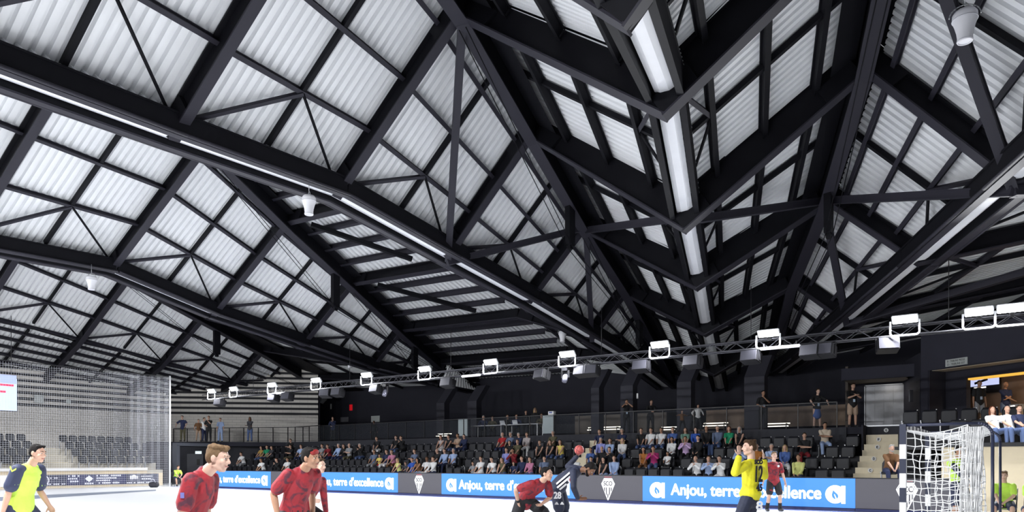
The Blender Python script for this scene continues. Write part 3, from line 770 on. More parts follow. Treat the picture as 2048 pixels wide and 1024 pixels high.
FIRST = {k: True for k in PROTO}
def set_m(o, m):
    o.material_slots[0].link = 'OBJECT'; o.material_slots[0].material = m
def spectator(pname, loc, rz, hairs, hc, skin, top, bottom, label, group, dz=0.0):
    e0, hs = PROTO[pname]
    e = e0.copy(); C.objects.link(e); e.location = loc; e.rotation_euler = (0, 0, rz)
    for ch in list(e0.children):
        c = ch.copy(); C.objects.link(c); c.parent = e
        b = ch.name.split('.')[0]
        if b == 'body': set_m(c, skin_m(skin))
        elif b == 'shirt': set_m(c, C_(top))
        elif b in ('trousers', 'shorts'): set_m(c, C_(bottom))
    h = hs.get(hairs)
    if h is not None:
        c = h.copy(); C.objects.link(c); c.parent = e; set_m(c, hair_m(hc))
    tag(e, label, 'person', group); return e
# px of the head, row, pose, hair style, hair colour, skin, top, trousers
SP = [
 (522,2,'ladyback','long','brown','fair','mustard','jeans'),(533,2,'back','short','brown','fair','green','navy'),(543,2,'ladyback','long','brown','fair','dark grey','black'),
 (487,1,'forward','short','brown','fair','white','grey'),(527,0,'forward','short','brown','tan','white','dark grey'),(558,0,'chin','short','auburn','fair','black','black'),(574,0,'back','short','black','tan','white','black'),
 (581,3,'crossed','short','brown','fair','black','black'),(581,2,'crossed','short','brown','fair','black','olive'),(601,2,'back','short','brown','fair','light blue','navy'),
 (643,2,'back','short','brown','fair','grey','black'),(659,2,'forward','short','brown','fair','dark red','navy'),(677,2,'backlong','short','grey','fair','light blue','navy'),(688,2,'ladylong','long','brown','fair','black','navy'),
 (698,2,'crossed','bald','grey','pale','grey','olive'),(723,2,'chin','short','grey','fair','black','jeans'),(632,1,'ladylong','long','brown','fair','grey','black'),(641,1,'child','short','auburn','fair','brown','navy'),
 (756,3,'forward','short','brown','fair','black','white'),(791,3,'back','short','brown','pale','black','jeans'),(806,3,'chin','short','brown','fair','black','black'),
 (749,1,'back','short','brown','tan','grey-blue','grey'),(757,1,'child','short','light brown','fair','yellow','red'),(772,1,'back','short','brown','fair','navy','white'),(787,1,'forward','short','light brown','fair','pink','brown'),
 (803,0,'ladyfwd','long','blond','fair','lime','navy'),(811,0,'child','short','brown','fair','dark grey','navy'),(819,0,'ladyback','short','brown','fair','royal blue','jeans'),(838,0,'ladyfwd','long','black','tan','brown','light blue'),
 (829,1,'crossed','short','brown','fair','grey-blue','jeans'),(853,0,'back','short','brown','brown','white','white'),(866,0,'backlong','short','brown','fair','white','navy'),(873,1,'back','bald','grey','fair','black','black'),
 (889,1,'backlong','short','brown','fair','light blue','navy'),(906,1,'back','short','grey','fair','light blue','dark grey'),(884,3,'ladyfwd','long','auburn','fair','floral','white'),(899,3,'ladyfwd','short','brown','fair','black','jeans'),
 (916,3,'crossed','short','brown','tan','tan','navy'),(928,3,'ladylong','short','black','fair','navy','navy'),(948,0,'child','short','light brown','fair','grey','grey'),(958,0,'back','short','brown','fair','white','white'),(988,0,'forward','thick','black','fair','white','dark grey'),
 (1004,3,'back','bald','grey','fair','red','navy'),(1020,3,'back','short','grey','fair','grey-blue','navy'),(1038,3,'ladylong','short','grey','pale','navy','black'),(1054,3,'ladylong','short','light brown','fair','floral','white'),
 (1019,2,'ladyback','long','black','fair','black','black'),(1034,2,'back','short','light brown','fair','olive','black'),(1013,1,'backlong','short','brown','fair','lavender','navy'),(1029,1,'chin','thick','black','tan','dark red','black'),
 (1006,0,'ladyfwd','long','light brown','fair','olive','jeans'),(1028,0,'child','short','brown','fair','navy','navy'),(1047,0,'backlong','short','brown','fair','navy','black'),(1056,0,'ladylong','long','brown','fair','pink','jeans'),
 (1081,2,'ladyfwd','short','brown','fair','black','black'),(1102,2,'ladyfwd','long','brown','fair','black','jeans'),(1122,2,'ladyfwd','long','brown','fair','yellow','jeans'),(1105,3,'back','short','grey','fair','olive','black'),
 (1088,0,'back','thick','black','fair','grey-blue','black'),(1150,0,'crossed','short','grey','tan','white','navy'),
 (1198,3,'back','short','brown','fair','navy','navy'),(1244,3,'crossed','short','grey','fair','navy','black'),(1202,2,'backlong','short','grey','fair','lavender','jeans'),(1220,2,'ladylong','long','brown','fair','light blue','jeans'),(1245,2,'ladylong','long','blond','fair','white','jeans'),
 (1181,1,'ladyback','short','brown','tan','blue','navy'),(1204,1,'back','bald','black','fair','black','black'),(1221,1,'chin','short','black','fair','black','black'),
 (1182,0,'ladyback','short','black','fair','white','royal blue'),(1210,0,'ladyfwd','long','black','fair','black','light blue'),(1227,0,'backlong','short','brown','fair','light blue','light blue'),
 (1283,3,'back','short','brown','fair','black','jeans'),(1300,3,'back','short','brown','fair','white','jeans'),(1322,3,'back','short','black','tan','white','jeans'),(1345,3,'back','short','brown','fair','blue','black'),
 (1371,3,'ladyback','long','brown','fair','patterned teal','black'),(1391,3,'ladylong','long','black','pale','royal blue','jeans'),(1413,3,'backlong','bald','grey','tan','black','jeans'),(1435,3,'backlong','short','grey','fair','grey-blue','jeans'),
 (1462,3,'ladyback','long','auburn','fair','green','black'),(1476,3,'ladyfwd','long','grey','fair','black','black'),
 (1290,1,'ladyfwd','long','black','tan','orange','brown'),(1306,1,'chin','short','brown','tan','magenta','jeans'),(1335,1,'child','short','black','tan','white','black'),(1344,2,'ladylong','long','black','tan','white','black'),
 (1372,2,'chin','short','brown','tan','lilac','black'),(1396,2,'backlong','short','black','pale','black','black'),
 (1399,0,'chin','bald','grey','fair','white','black'),(1416,0,'chin','short','brown','fair','light blue','black'),(1438,0,'chin','short','black','fair','white','white'),(1482,1,'chin','short','brown','tan','light blue','grey'),
 (1513,1,'back','bald','grey','fair','orange','black'),(1543,1,'crossed','short','grey','fair','light blue','grey'),(1570,1,'ladylong','long','blond','fair','blue','white'),(1559,0,'child','short','brown','fair','dark grey','grey'),
 (1609,2,'crossed','short','brown','fair','black','dark red'),(1650,3,'crossed','short','black','tan','cream','light blue'),(1597,0,'backlong','short','brown','tan','lime','navy'),
]
rows = {0: [], 1: [], 2: [], 3: []}
for q in SP: rows[q[1]].append(q)
DESC = {'bald': 'bald', 'short': 'short haired', 'thick': 'thick haired', 'long': 'long haired', 'bun': 'bun haired'}
OCC = {r: [] for r in range(4)}
for r, l in rows.items():
    l.sort()
    xs = [at_y(q[0], 900, ROWY[r] - .02).x for q in l]
    for _ in range(30):
        for i in range(len(xs) - 1):
            g_ = .50 - (xs[i + 1] - xs[i])
            if g_ > 0: xs[i] -= g_ / 2; xs[i + 1] += g_ / 2
    for i, q in enumerate(l):
        px, _, pn, hs_, hc, sk, top, bot = q
        p = Vector((xs[i], 0, 0))
        rz = math.pi + R.uniform(-.18, .18) + .18
        nm = 'child' if pn == 'child' else 'spectator'
        hd = 'bald' if hs_ == 'bald' else hc + ' ' + hs_.replace('thick', 'thick') + ' hair'
        lab = 'seated %s in %s top, %s, %s from left in %s row' % (nm, top, hd, ORD[i], ROWN[r])
        spectator(pn, (p.x, ROWY[r] - .02, ROWZ[r]), rz, hs_, hc, sk, top, bot, lab, 'spectators in the far stand')
        OCC[r].append(p.x)
for e, hs in PROTO.values():
    for ch in list(e.children): bpy.data.objects.remove(ch)
    bpy.data.objects.remove(e)
# seats: one under every spectator, the rest tipped up
for r in range(4):
    pts = [(x, b, 'up') for x, b in SEATS[r] if all(abs(x - o) > .53 for o in OCC[r])] + [(x, 'left' if x < -18.1 else 'middle', 'down') for x in OCC[r]]
    for b in ('left', 'middle', 'right'):
        l = sorted(p for p in pts if p[1] == b)
        for i, (x, _, kd) in enumerate(l):
            place_seat(x, ROWY[r] + .02, ROWZ[r], 0, kd, 'black %s seat, %s from left of the %s row, %s block of far stand' % ('empty tip-up' if kd == 'up' else 'occupied', ORD[i], ROWN[r], b), 'seats of the far stand')
# upper rows behind the goal
for r, (y, z, xs) in enumerate(((27.35, 2.0, [-1.9 + .58 * i for i in range(4)]), (28.6, 2.45, [-3.4 + .58 * i for i in range(9)]))):
    for i, x in enumerate(xs):
        place_seat(x, y, z, 0, 'up', 'black tip-up seat above the wooden plinth, %s from left of its %s row' % (ORD[i], ('lower', 'upper')[r]), 'seats above the wooden plinth')
# stand at the far end of the court, behind the net
bm = NB()
for i in range(4):
    x = -47.2 - .9 * i; add_box(bm, ((x + .5 - 54) / 2, 18.6, (1.0 + .45 * i) / 2), (54 + x + .5, 12.6, 1.0 + .45 * i))
struct('floor_stand', bm, mm('stand_pale', (0.50, 0.46, 0.38), .6))
for i in range(4):
    zt = 1.0 + .45 * i; ys = [13.2 + .58 * j for j in range(9)] + [20.2 + .58 * j for j in range(9)]
    for j, y in enumerate(ys):
        if j > 8 and y > 24.6: continue
        place_seat(-47.2 - .9 * i + .0, y, zt, math.radians(90), 'up', 'dark seat behind the net curtain, %s from left of %s row, %s of the stair' % (ORD[j % 9], ROWN[i], 'left' if j < 9 else 'right'), 'seats behind the net curtain')
for i in range(4):
    bm = NB(); add_box(bm, (-47.1 - .9 * i, 19.0, 1.0 + .45 * i - .1), (.5, 1.1, .24)); struct('floor_step', bm, M['wood_step'])
bm = NB(); add_box(bm, (-45.9, 14.2, .56), (.15, 18.4, 1.12)); struct('wall_end', bm, mm('end_wood', (.66, .55, .38), .55, noise=.08, nscale=3))
bm = NB(); add_box(bm, (-45.85, 14.2, 1.06), (.2, 18.4, .16)); struct('trim_end', bm, M['white_paint'])
# ------------------------------------------------------------------ LED boards along the far touchline
BY, BH = 23.45, 0.99
mm('led_blue', (0.02, 0.10, 0.35), .4, emit=(0.070, 0.300, 0.870), es=0.95)
mm('led_grey', (0.03, 0.03, 0.035), .4, emit=(0.105, 0.100, 0.125), es=0.72)
mm('led_white', (0.8, 0.8, 0.8), .4, emit=(1, 1, 1), es=0.95)
mm('led_ink', (0.02, 0.02, 0.025), .4, emit=(0.10, 0.095, 0.12), es=0.7)
mm('led_red', (.3, .05, .06), .4, emit=(.55, .14, .16), es=.8)
def poly_mesh(name, pts, m, parent, loc, holes=(), depth=.006):
    bm = NB(); 
    vs = [bm.verts.new((x, 0, z)) for x, z in pts]
    bm.faces.new(vs)
    r = bmesh.ops.extrude_face_region(bm, geom=bm.faces[:])
    for v in [g for g in r['geom'] if isinstance(g, bmesh.types.BMVert)]: v.co.y -= depth
    o = link_mesh(name, bm, m, parent); o.location = loc; return o
def circ(cx, cz, r, n=28, a0=0, a1=360): return [(cx + r * math.cos(math.radians(a0 + (a1 - a0) * i / n)), cz + r * math.sin(math.radians(a0 + (a1 - a0) * i / n))) for i in range(n + (a1 - a0 < 360))]
def leaf_logo(parent, x, z, h):
    """round letter a with a leaf in its bowl"""
    r = h / 2
    lg = poly_mesh('logo', circ(0, 0, r, 36), M['led_white'], parent, (x, -.028, z))
    poly_mesh('logo_stem', [(r * .62, -r), (r * 1.04, -r), (r * 1.04, r * .94), (r * .62, r * .94)], M['led_white'], lg, (0, -.001, 0))
    lf = [(-.42, .10), (-.28, .52), (.02, .22), (.26, .0), (.34, -.28), (.18, -.58), (-.12, -.62), (-.36, -.40), (-.45, -.12)]
    poly_mesh('logo_leaf', [(a * r * .85 + .05 * r, b * r * .85) for a, b in lf], M['led_blue'], lg, (0, -.008, 0))
    poly_mesh('logo_vein', [(-.10 * r, .02 * r), (-.02 * r, .0), (.30 * r, -.72 * r), (.14 * r, -.76 * r)], M['led_white'], lg, (0, -.016, 0))
def badge(parent, x, z, h):
    s = h / 1.0
    top, mid, bot = .46 * s, .22 * s, -.54 * s; wt, wm = .20 * s, .335 * s
    poly_mesh('badge', [(-wt, top), (-wm, mid), (0, bot), (wm, mid), (wt, top)], M['led_white'], parent, (x, -.028, z))
    for a, b in (((-wt * .93, top * .90), (-wm * .88, mid)), ((wm * .88, mid), (wt * .93, top * .90))):
        d = .016 * s; poly_mesh('badge_line', [(a[0] - d, a[1]), (b[0] - d, b[1]), (b[0] + d * .2, b[1]), (a[0] + d * .2, a[1])], M['led_ink'], parent, (x, -.036, z))
    text_mesh('lettering', 'SCO', .2, M['led_ink'], parent, (x, -.036, z + .235 * s), FACE, .003, .0, width=.42 * s, height=.19 * s, bold=.006)
    for i in (-1, 1):
        for q, (a, b) in enumerate(((.055, .10), (.145, .19))):
            x0, x1 = a * s * i, b * s * i; zb = -.02 * s; zl = (-.40 + 1.45 * a) * s if q == 0 else (-.30 + 1.0 * a) * s
            poly_mesh('badge_stripe', [(x0, zb + .08 * s), (x0, zl), (x1, zl + .09 * s), (x1, zb + .08 * s)] if i > 0 else [(x1, zb + .08 * s), (x1, zl + .09 * s), (x0, zl), (x0, zb + .08 * s)], M['led_ink'], parent, (x, -.036, z))
    poly_mesh('badge_stripe', [(-.022 * s, -.22 * s), (-.022 * s, -.40 * s), (.022 * s, -.40 * s), (.022 * s, -.22 * s)], M['led_ink'], parent, (x, -.036, z))
    bm = NB()
    for i in range(6): add_box(bm, ((-.15 + .06 * i) * s, 0, 0), (.04 * s, .006, .035 * s))
    o = link_mesh('badge_strap', bm, M['led_red'], parent); o.location = (x, -.03, z + .515 * s)
def board(x0, x1, kind, label):
    L = x1 - x0; e = empty('led_board', ((x0 + x1) / 2, BY, 0), 0, label, 'board', 'advertising boards along the far touchline')
    bm = NB(); add_box(bm, (0, 0, .54), (L - .01, .05, BH - .10)); link_mesh('screen', bm, M['led_blue' if kind == 'blue' else 'led_grey'], e)
    bm = NB(); add_box(bm, (0, .06, .52), (L - .01, .07, BH)); link_mesh('casing', bm, M['black_metal'], e)
    bm = NB(); add_box(bm, (0, .0, .04), (L - .01, .08, .08)); link_mesh('base', bm, mm('board_base', (.03, .04, .16), .4), e)
    if kind == 'blue':
        leaf_logo(e, -L / 2 + .56, .50, .56); leaf_logo(e, L / 2 - .56, .50, .56)
        text_mesh('lettering', "Anjou, terre d'excellence", .5, M['led_white'], e, (0.06, -.032, .485), FACE, .003, 0, width=4.9, height=.52, bold=.016)
    else: badge(e, 0, .50, .84)
board(-4.24, -1.50, 'grey', 'grey advertising board with a white diamond club badge behind the goal post')
board(-11.2, -4.24, 'blue', 'blue advertising board with white lettering behind the goalkeeper')
board(-13.97, -11.2, 'grey', 'grey advertising board with a white diamond badge between shooter and goalkeeper')
board(-20.75, -13.97, 'blue', 'blue advertising board with white lettering behind the crouching defender and shooter')
board(-23.4, -20.75, 'grey', 'grey advertising board with a white diamond badge near the middle of the touchline')
board(-30.3, -23.4, 'blue', 'blue advertising board right of the two red players by the white floor')
board(-32.9, -30.3, 'grey', 'grey advertising board half hidden by the dark-skinned red player')
board(-39.8, -32.9, 'blue', 'farthest blue advertising board beside the nearest red player')

# ------------------------------------------------------------------ lighting truss
TY, TZ = 25.5, 5.62
t = empty('lighting_truss', (-20.5, TY, TZ), 0, 'long dark lattice truss hung over the far touchline carrying the floodlights', 'truss')
X0t, X1t = -22.2, 22.5
for sy in (-.17, .17):
    for sz in (-.15, .15):
        bm = NB(); add_tube(bm, (X0t, sy, sz), (X1t, sy, sz), .026, 8); link_mesh('chord', bm, mm('truss_metal', (.10, .10, .115), .4, metal=.6), t)
bm = NB(); n = 110; st = (X1t - X0t) / n
for i in range(n):
    a = X0t + st * i
    for sy in (-.17, .17): add_tube(bm, (a, sy, -.15 if i % 2 else .15), (a + st, sy, .15 if i % 2 else -.15), .011, 5, caps=False)
    add_tube(bm, (a, -.17 if i % 2 else .17, .15), (a + st, .17 if i % 2 else -.17, .15), .011, 5, caps=False)
    add_tube(bm, (a, -.17 if i % 2 else .17, -.15), (a + st, .17 if i % 2 else -.17, -.15), .011, 5, caps=False)
link_mesh('lattice', bm, M['truss_metal'], t)
bm = NB()
for x in (-17, -8.5, -1.5, 6.5, 12.5, 18.5): add_tube(bm, (x, 0, .15), (x, 0, 2.1), .012, 5)
link_mesh('hanger', bm, M['black_metal'], t)

mm('lamp_glow', (1, 1, 1), .3, emit=(.93, .96, 1), es=14.0)
mm('yoke_white', (.85, .86, .88), .4)
def floodlight():
    e = empty('floodlight', (0, 0, 0))
    bm = NB(); add_box(bm, (0, -.15, .13), (.74, .28, .08)); bmesh.ops.bevel(bm, geom=bm.edges[:], offset=.02, segments=2, affect='EDGES'); o = link_mesh('housing', bm, mm('lamp_body', (.55, .56, .58), .4), e); o.rotation_euler = (math.radians(-52), 0, 0)
    bm = NB(); add_box(bm, (0, -.15, .085), (.68, .24, .02)); o = link_mesh('lamp_panel', bm, M['lamp_glow'], e); o.rotation_euler = (math.radians(-52), 0, 0)
    bm = NB(); pts = [(-.40, -.05, .14), (-.40, -.05, -.25), (-.34, -.05, -.32), (.34, -.05, -.32), (.40, -.05, -.25), (.40, -.05, .14)]
    for a, b in zip(pts[:-1], pts[1:]): add_bar(bm, a, b, .05, .035, Vector((0, 1, 0)))
    link_mesh('yoke', bm, M['yoke_white'], e)
    bm = NB(); add_box(bm, (0, .09, .03), (.10, .28, .05)); add_box(bm, (0, .16, .03), (.14, .08, .12)); link_mesh('clamp', bm, M['black_metal'], e)
    l = area('flood_beam', (0, -.10, .02), .62, .22, 340, (math.radians(-40), 0, 0), (.96, .98, 1)); l.parent = e; return e
fl = floodlight()
FLX = [2024, 1958, 1810, 1537, 1320, 1135, 982, 850, 734, 633, 545, 468, 424]
for i, px in enumerate(FLX):
    p = at_y(px, 700, TY - .34); o = fl if i == 0 else copy_tree(fl); o.location = (p.x, TY - .34, TZ + .12)
    tag(o, 'glowing white floodlight in a square yoke on the truss, %s from the right end' % ORD[i], 'floodlight', 'floodlights on the truss')
mm('speaker_grey', (.055, .055, .07), .6, spec=.2)
def speaker():
    e = empty('loudspeaker', (0, 0, 0))
    bm = NB(); add_box(bm, (0, 0, 0), (.62, .46, .40)); bmesh.ops.bevel(bm, geom=bm.edges[:], offset=.02, segments=2, affect='EDGES'); link_mesh('cabinet', bm, M['black_metal'], e)
    bm = NB(); add_box(bm, (0, -.235, 0), (.56, .02, .35)); link_mesh('grille', bm, M['speaker_grey'], e)
    bm = NB(); add_box(bm, (-.33, 0, .08), (.02, .08, .42)); add_box(bm, (.33, 0, .08), (.02, .08, .42)); add_box(bm, (0, 0, .28), (.66, .08, .02)); link_mesh('bracket', bm, M['black_metal'], e)
    return e
spk = speaker()
for i, (px, ty) in enumerate(((1775, 0), (1650, 0), (1622, 0), (1502, .1), (1386, .3), (1283, .1), (1183, 0), (1165, 0), (1084, .1), (896, .1), (753, .1), (676, .2), (652, .2), (575, .2), (548, .1), (440, .1))):
    p = at_y(px, 700, TY - .2); o = spk if i == 0 else copy_tree(spk); o.location = (p.x, TY - .2, TZ - .45); o.rotation_euler = (math.radians(-14), 0, R.uniform(-.25, .35))
    tag(o, 'dark boxy loudspeaker hanging under the truss, %s from the right end' % ORD[i], 'loudspeaker', 'loudspeakers under the truss')
def tube_lamp(px, ln, label, dz=-.2):
    p = at_y(px, 700, TY - .25); e = empty('linear_glow', (p.x, TY - .25, TZ + dz), 0, label, 'lamp', 'linear lamps on the truss')
    bm = NB(); add_box(bm, (0, 0, 0), (ln, .12, .10)); bmesh.ops.bevel(bm, geom=bm.edges[:], offset=.03, segments=3, affect='EDGES'); link_mesh('diffuser', bm, mm('tube_glow', (.9, .9, .92), .4, emit=(.9, .93, 1), es=.45), e)
    for sx in (-1, 1):
        bm = NB(); add_box(bm, (sx * ln * .4, 0, .10), (.04, .05, .14)); link_mesh('clamp', bm, M['black_metal'], e)
tube_lamp(942, 1.1, 'white tubular lamp under the truss between two floodlights'); tube_lamp(1560, 1.35, 'white gridded lamp bar under the truss by the goalkeeper side'); tube_lamp(558, .9, 'far small white lamp bar under the truss')
def moving_head(px, label):
    p = at_y(px, 740, TY - .1); e = empty('spotlight', (p.x, TY - .1, TZ - .28), 0, label, 'spotlight', 'spotlights under the truss')
    bm = NB(); add_box(bm, (0, 0, 0), (.26, .22, .12)); link_mesh('base', bm, M['black_metal'], e)
    bm = NB(); add_bar(bm, (-.15, 0, -.04), (-.15, 0, -.34), .04, .10); add_bar(bm, (.15, 0, -.04), (.15, 0, -.34), .04, .10); link_mesh('yoke', bm, M['black_metal'], e)
    bm = NB(); add_lathe(bm, [(.06, .16), (.11, .08), (.12, -.12), (.10, -.2)], 16, 0, Matrix.Translation((0, -.02, -.34)) @ Matrix.Rotation(-.4, 4, 'X')); link_mesh('head', bm, mm('head_grey', (.25, .25, .32), .3, metal=.5), e)
moving_head(1131, 'small silver-blue spotlight hanging under the truss beside a floodlight'); moving_head(771, 'small spotlight hanging under the truss left of the red box')

# ------------------------------------------------------------------ white pendant air nozzles
def nozzle():
    e = empty('ceiling_fan', (0, 0, 0))
    bm = NB(); add_lathe(bm, [(.10, .04), (.20, .02), (.245, -.06), (.25, -.20), (.235, -.24), (.20, -.36), (.165, -.52), (.15, -.66), (.155, -.74), (.15, -.78), (.13, -.775), (.125, -.66)], 28)
    link_mesh('housing', bm, mm('fan_white', (.66, .66, .70), .45), e)
    bm = NB(); add_lathe(bm, [(.252, -.185), (.258, -.20), (.252, -.215)], 28); link_mesh('collar', bm, mm('fan_rim', (.55, .55, .60), .45), e)
    bm = NB(); add_lathe(bm, [(.156, -.735), (.162, -.75), (.156, -.765)], 24); link_mesh('nozzle_rim', bm, M['fan_rim'], e)
    bm = NB(); pts = [Vector((.30 * math.cos(a), 0, -.10 + .30 * math.sin(a))) for a in [math.pi * i / 12 for i in range(13)]]; add_path(bm, pts, .012, 6); link_mesh('bail', bm, M['steel_grey'], e)
    bm = NB(); add_tube(bm, (0, 0, .18), (0, 0, .75), .010, 6); link_mesh('cable', bm, M['steel_grey'], e)
    return e
nz = nozzle()
for i, (px, py, d, lb) in enumerate(((1930, 55, 13.2, 'nearest one, high in the top right corner by a brace'), (618, 412, 21.5, 'hanging below the wide dark valley beam'), (1833, 547, 25.0, 'hanging above the right floodlights'),
        (183, 567, 30.0, 'hanging at the left under the bright roof sheets'), (1125, 674, 37.0, 'hanging above the middle of the truss'), (700, 728, 46.0, 'hanging left of the truss middle, small'), (443, 757, 57.0, 'hanging farthest, above the left truss end'))):
    p = at_depth(px, py, d); o = nz if i == 0 else copy_tree(nz); o.location = p + Vector((0, 0, .28)); o.scale = (.84, .84, .70); o.rotation_euler = (0, 0, R.uniform(-.6, .6))
    tag(o, 'white bell-shaped pendant air fan, ' + lb, 'fan', 'pendant air fans')
# ------------------------------------------------------------------ handball goal
GX, GY0, GY1 = -1.42, 11.2, 14.2
g = empty('handball_goal', (GX, (GY0 + GY1) / 2, 0), 0, 'handball goal with black and white banded posts and a white net', 'goal')
mm('post_white', (.85, .85, .85), .4); mm('post_black', (.035, .04, .07), .4); mm('goal_pipe', (.03, .035, .07), .35)
def post(y, name):
    segs = []; z = 2.0; h = .28; cset = ['b', 'w'] * 6
    bmw, bmb = NB(), NB(); i = 0
    while z > 0:
        z0 = max(0, z - h); add_box(bmb if cset[i] == 'b' else bmw, (0, y, (z + z0) / 2), (.08, .08, z - z0)); z = z0; h = .2; i += 1
    bm = NB(); m1 = bpy.data.meshes.new('t'); bmw.to_mesh(m1); bmw.free(); bm.from_mesh(m1); m1.clear_geometry(); n = len(bm.faces)
    bmb.to_mesh(m1); bmb.free(); bm.from_mesh(m1); bm.faces.ensure_lookup_table()
    for f in bm.faces[n:]: f.material_index = 1
    bpy.data.meshes.remove(m1)
    return link_mesh(name, bm, None, g, mats=[M['post_white'], M['post_black']])
post(-1.5, 'post'); post(1.5, 'post')
bm = NB()
for i in range(15): add_box(bm, (0, -1.4 + .2 * i, 1.96), (.08, .2, .08), mi=i % 2)
link_mesh('crossbar', bm, None, g, mats=[M['post_white'], M['post_black']])
def pipe(y):
    bm = NB(); r = .16; pts = [Vector((.04, y, 1.985)), Vector((1.03 - r, y, 1.985))] + [Vector((1.03 - r + r * math.sin(a), y, 1.985 - r + r * math.cos(a))) for a in [math.pi / 2 * i / 8 for i in range(1, 9)]] + [Vector((1.03, y, .03)), Vector((.04, y, .03))]
    add_path(bm, pts, .021, 10); return link_mesh('net_support', bm, M['goal_pipe'], g)
pipe(-1.5); pipe(1.5)
bm = NB(); add_tube(bm, (1.03, -1.5, .03), (1.03, 1.5, .03), .021, 10); link_mesh('net_support', bm, M['goal_pipe'], g)
# the net: ropes of about 5 mm, hung slack
rope = mm('net_rope', (.92, .92, .92), .6)
def sag(u, a): return a * math.sin(math.pi * u)
def net_sheet(name, fn, nu, nv, r=.0064, wob=.018):
    bm = NB(); P = [[None] * (nv + 1) for _ in range(nu + 1)]
    for i in range(nu + 1):
        for j in range(nv + 1):
            p = Vector(fn(i / nu, j / nv)); e = (0 < i < nu)
            P[i][j] = p + Vector((R.uniform(-1, 1), R.uniform(-1, 1), R.uniform(-1, 1))) * (wob if e and j else 0)
    for i in range(nu + 1):
        for j in range(nv + 1):
            if i < nu: add_tube(bm, P[i][j], P[i + 1][j], r, 4, caps=False)
            if j < nv: add_tube(bm, P[i][j], P[i][j + 1], r, 4, caps=False)
    return link_mesh(name, bm, rope, g)
net_sheet('side_net', lambda u, v: (.04 + .72 * u - .03 * math.sin(3 * v) * u, -1.5 + .03 * math.sin(5 * u), 1.90 - 1.85 * v - sag(u, .06) * (1 - v) + .07 * u * (1 - v)), 8, 19)
net_sheet('side_net', lambda u, v: (.04 + .72 * u, 1.5, 1.90 - 1.85 * v - sag(u, .06) * (1 - v) + .07 * u * (1 - v)), 8, 19)
net_sheet('top_net', lambda u, v: (.05 + .9 * u, -1.5 + 3.0 * v, 1.92 - sag(u, .08) + .03 * u), 9, 28)
net_sheet('back_net', lambda u, v: (.74 + .12 * math.sin(v * 2.6) * .5 + .03 * math.sin(u * 21), -1.5 + 3.0 * u, 1.95 - 1.9 * v), 28, 19)
# the gathered fall of spare net in the near rear corner
bm = NB()
for i in range(80):
    a = R.uniform(0, 1); x0 = .70 + .20 * a; y0 = -1.5 + R.uniform(-.05, .07); pts = []
    for j in range(13):
        v = j / 12; pts.append(Vector((x0 - .03 * v + .016 * math.sin(9 * v + i) + (.05 * (1 - v) ** 4 * (a - .3)), y0 + .018 * math.sin(7 * v + i * 2), 1.94 - 1.9 * v)))
    add_path(bm, pts, .0048, 4)
for i in range(18):
    z = 1.85 - .1 * i
    add_path(bm, [Vector((.70 + .03 * q, -1.52 + .03 * math.sin(q * 2 + i), z + R.uniform(-.02, .02))) for q in range(7)], .0048, 4)
link_mesh('gathered_net', bm, rope, g)

# ------------------------------------------------------------------ tall net curtain at the far end
nc = empty('net_curtain', (-42.9, 23.2, 0), 0, 'tall fine white net curtain hung between the far goal line and the end stand', 'net')
bm = NB(); H_ = 6.7; y = 0.0; i = 0
def nx(y): return .10 * math.sin(y * 2.2) + .05 * math.sin(y * 5.1)
ys = []
while y > -13:
    ys.append(y); y -= (.045 if y > -2.4 and i % 7 < 4 else .085) if y > -3.2 else .11; i += 1
for y in ys: add_tube(bm, (nx(y), y, .02), (nx(y), y, H_), .0036, 3, caps=False)
link_mesh('net_cord', bm, mm('curtain_cord', (.80, .82, .90), .7), nc)
bm = NB(); z = .1
yy = [-.25 * q for q in range(53)]
while z < H_:
    for a, b in zip(yy[:-1], yy[1:]): add_tube(bm, (nx(a), a, z), (nx(b), b, z), .0034, 3, caps=False)
    z += .11
link_mesh('net_cord', bm, M['curtain_cord'], nc)
bm = NB(); add_tube(bm, (0, .12, 0), (0, .12, 6.8), .055, 10); link_mesh('pole', bm, mm('pole_white', (.82, .82, .84), .4), nc)
bm = NB(); add_tube(bm, (0, .12, 6.75), (0, -13, 6.75), .02, 6); link_mesh('rail', bm, M['black_metal'], nc)
# ------------------------------------------------------------------ balcony railing, lift, press desk, signs, far banners
rl = empty('balustrade', (-25.9, 33.05, ZB), 0, 'glass balustrade with dark rail along the balcony over the far stand', 'railing')
bm = NB(); add_bar(bm, (-17.6, 0, 1.1), (19.2, 0, 1.1), .05, .04); link_mesh('handrail', bm, M['black_metal'], rl)
x = -17.6
while x <= 19.3:
    bm = NB(); add_box(bm, (x, 0, .55), (.04, .05, 1.1)); link_mesh('baluster', bm, M['black_metal'], rl)
    if x + 1.6 < 19.3:
        bm = NB(); add_box(bm, (x + .8, 0, .56), (1.5, .012, .98)); link_mesh('glass_pane', bm, M['glass_panel'], rl)
    x += 1.6
def bar_railing(a, b, name, label, n, h=1.1):
    a = Vector(a); b = Vector(b); e = empty(name, a, 0, label, 'railing'); d = b - a
    bm = NB(); add_bar(bm, (0, 0, h), d + Vector((0, 0, h)), .05, .05); link_mesh('handrail', bm, M['black_metal'], e)
    bm = NB(); add_bar(bm, (0, 0, .08), d + Vector((0, 0, .08)), .03, .03); link_mesh('bottom_rail', bm, M['black_metal'], e)
    bm = NB()
    for k in range(1, 8): add_bar(bm, (0, 0, .08 + k * .125), d + Vector((0, 0, .08 + k * .125)), .008, .008)
    link_mesh('wire', bm, M['black_metal'], e)
    for i in range(n + 1):
        bm = NB(); p = d * (i / n); add_box(bm, (p.x, p.y, h / 2), (.05, .05, h)); link_mesh('baluster', bm, M['black_metal'], e)
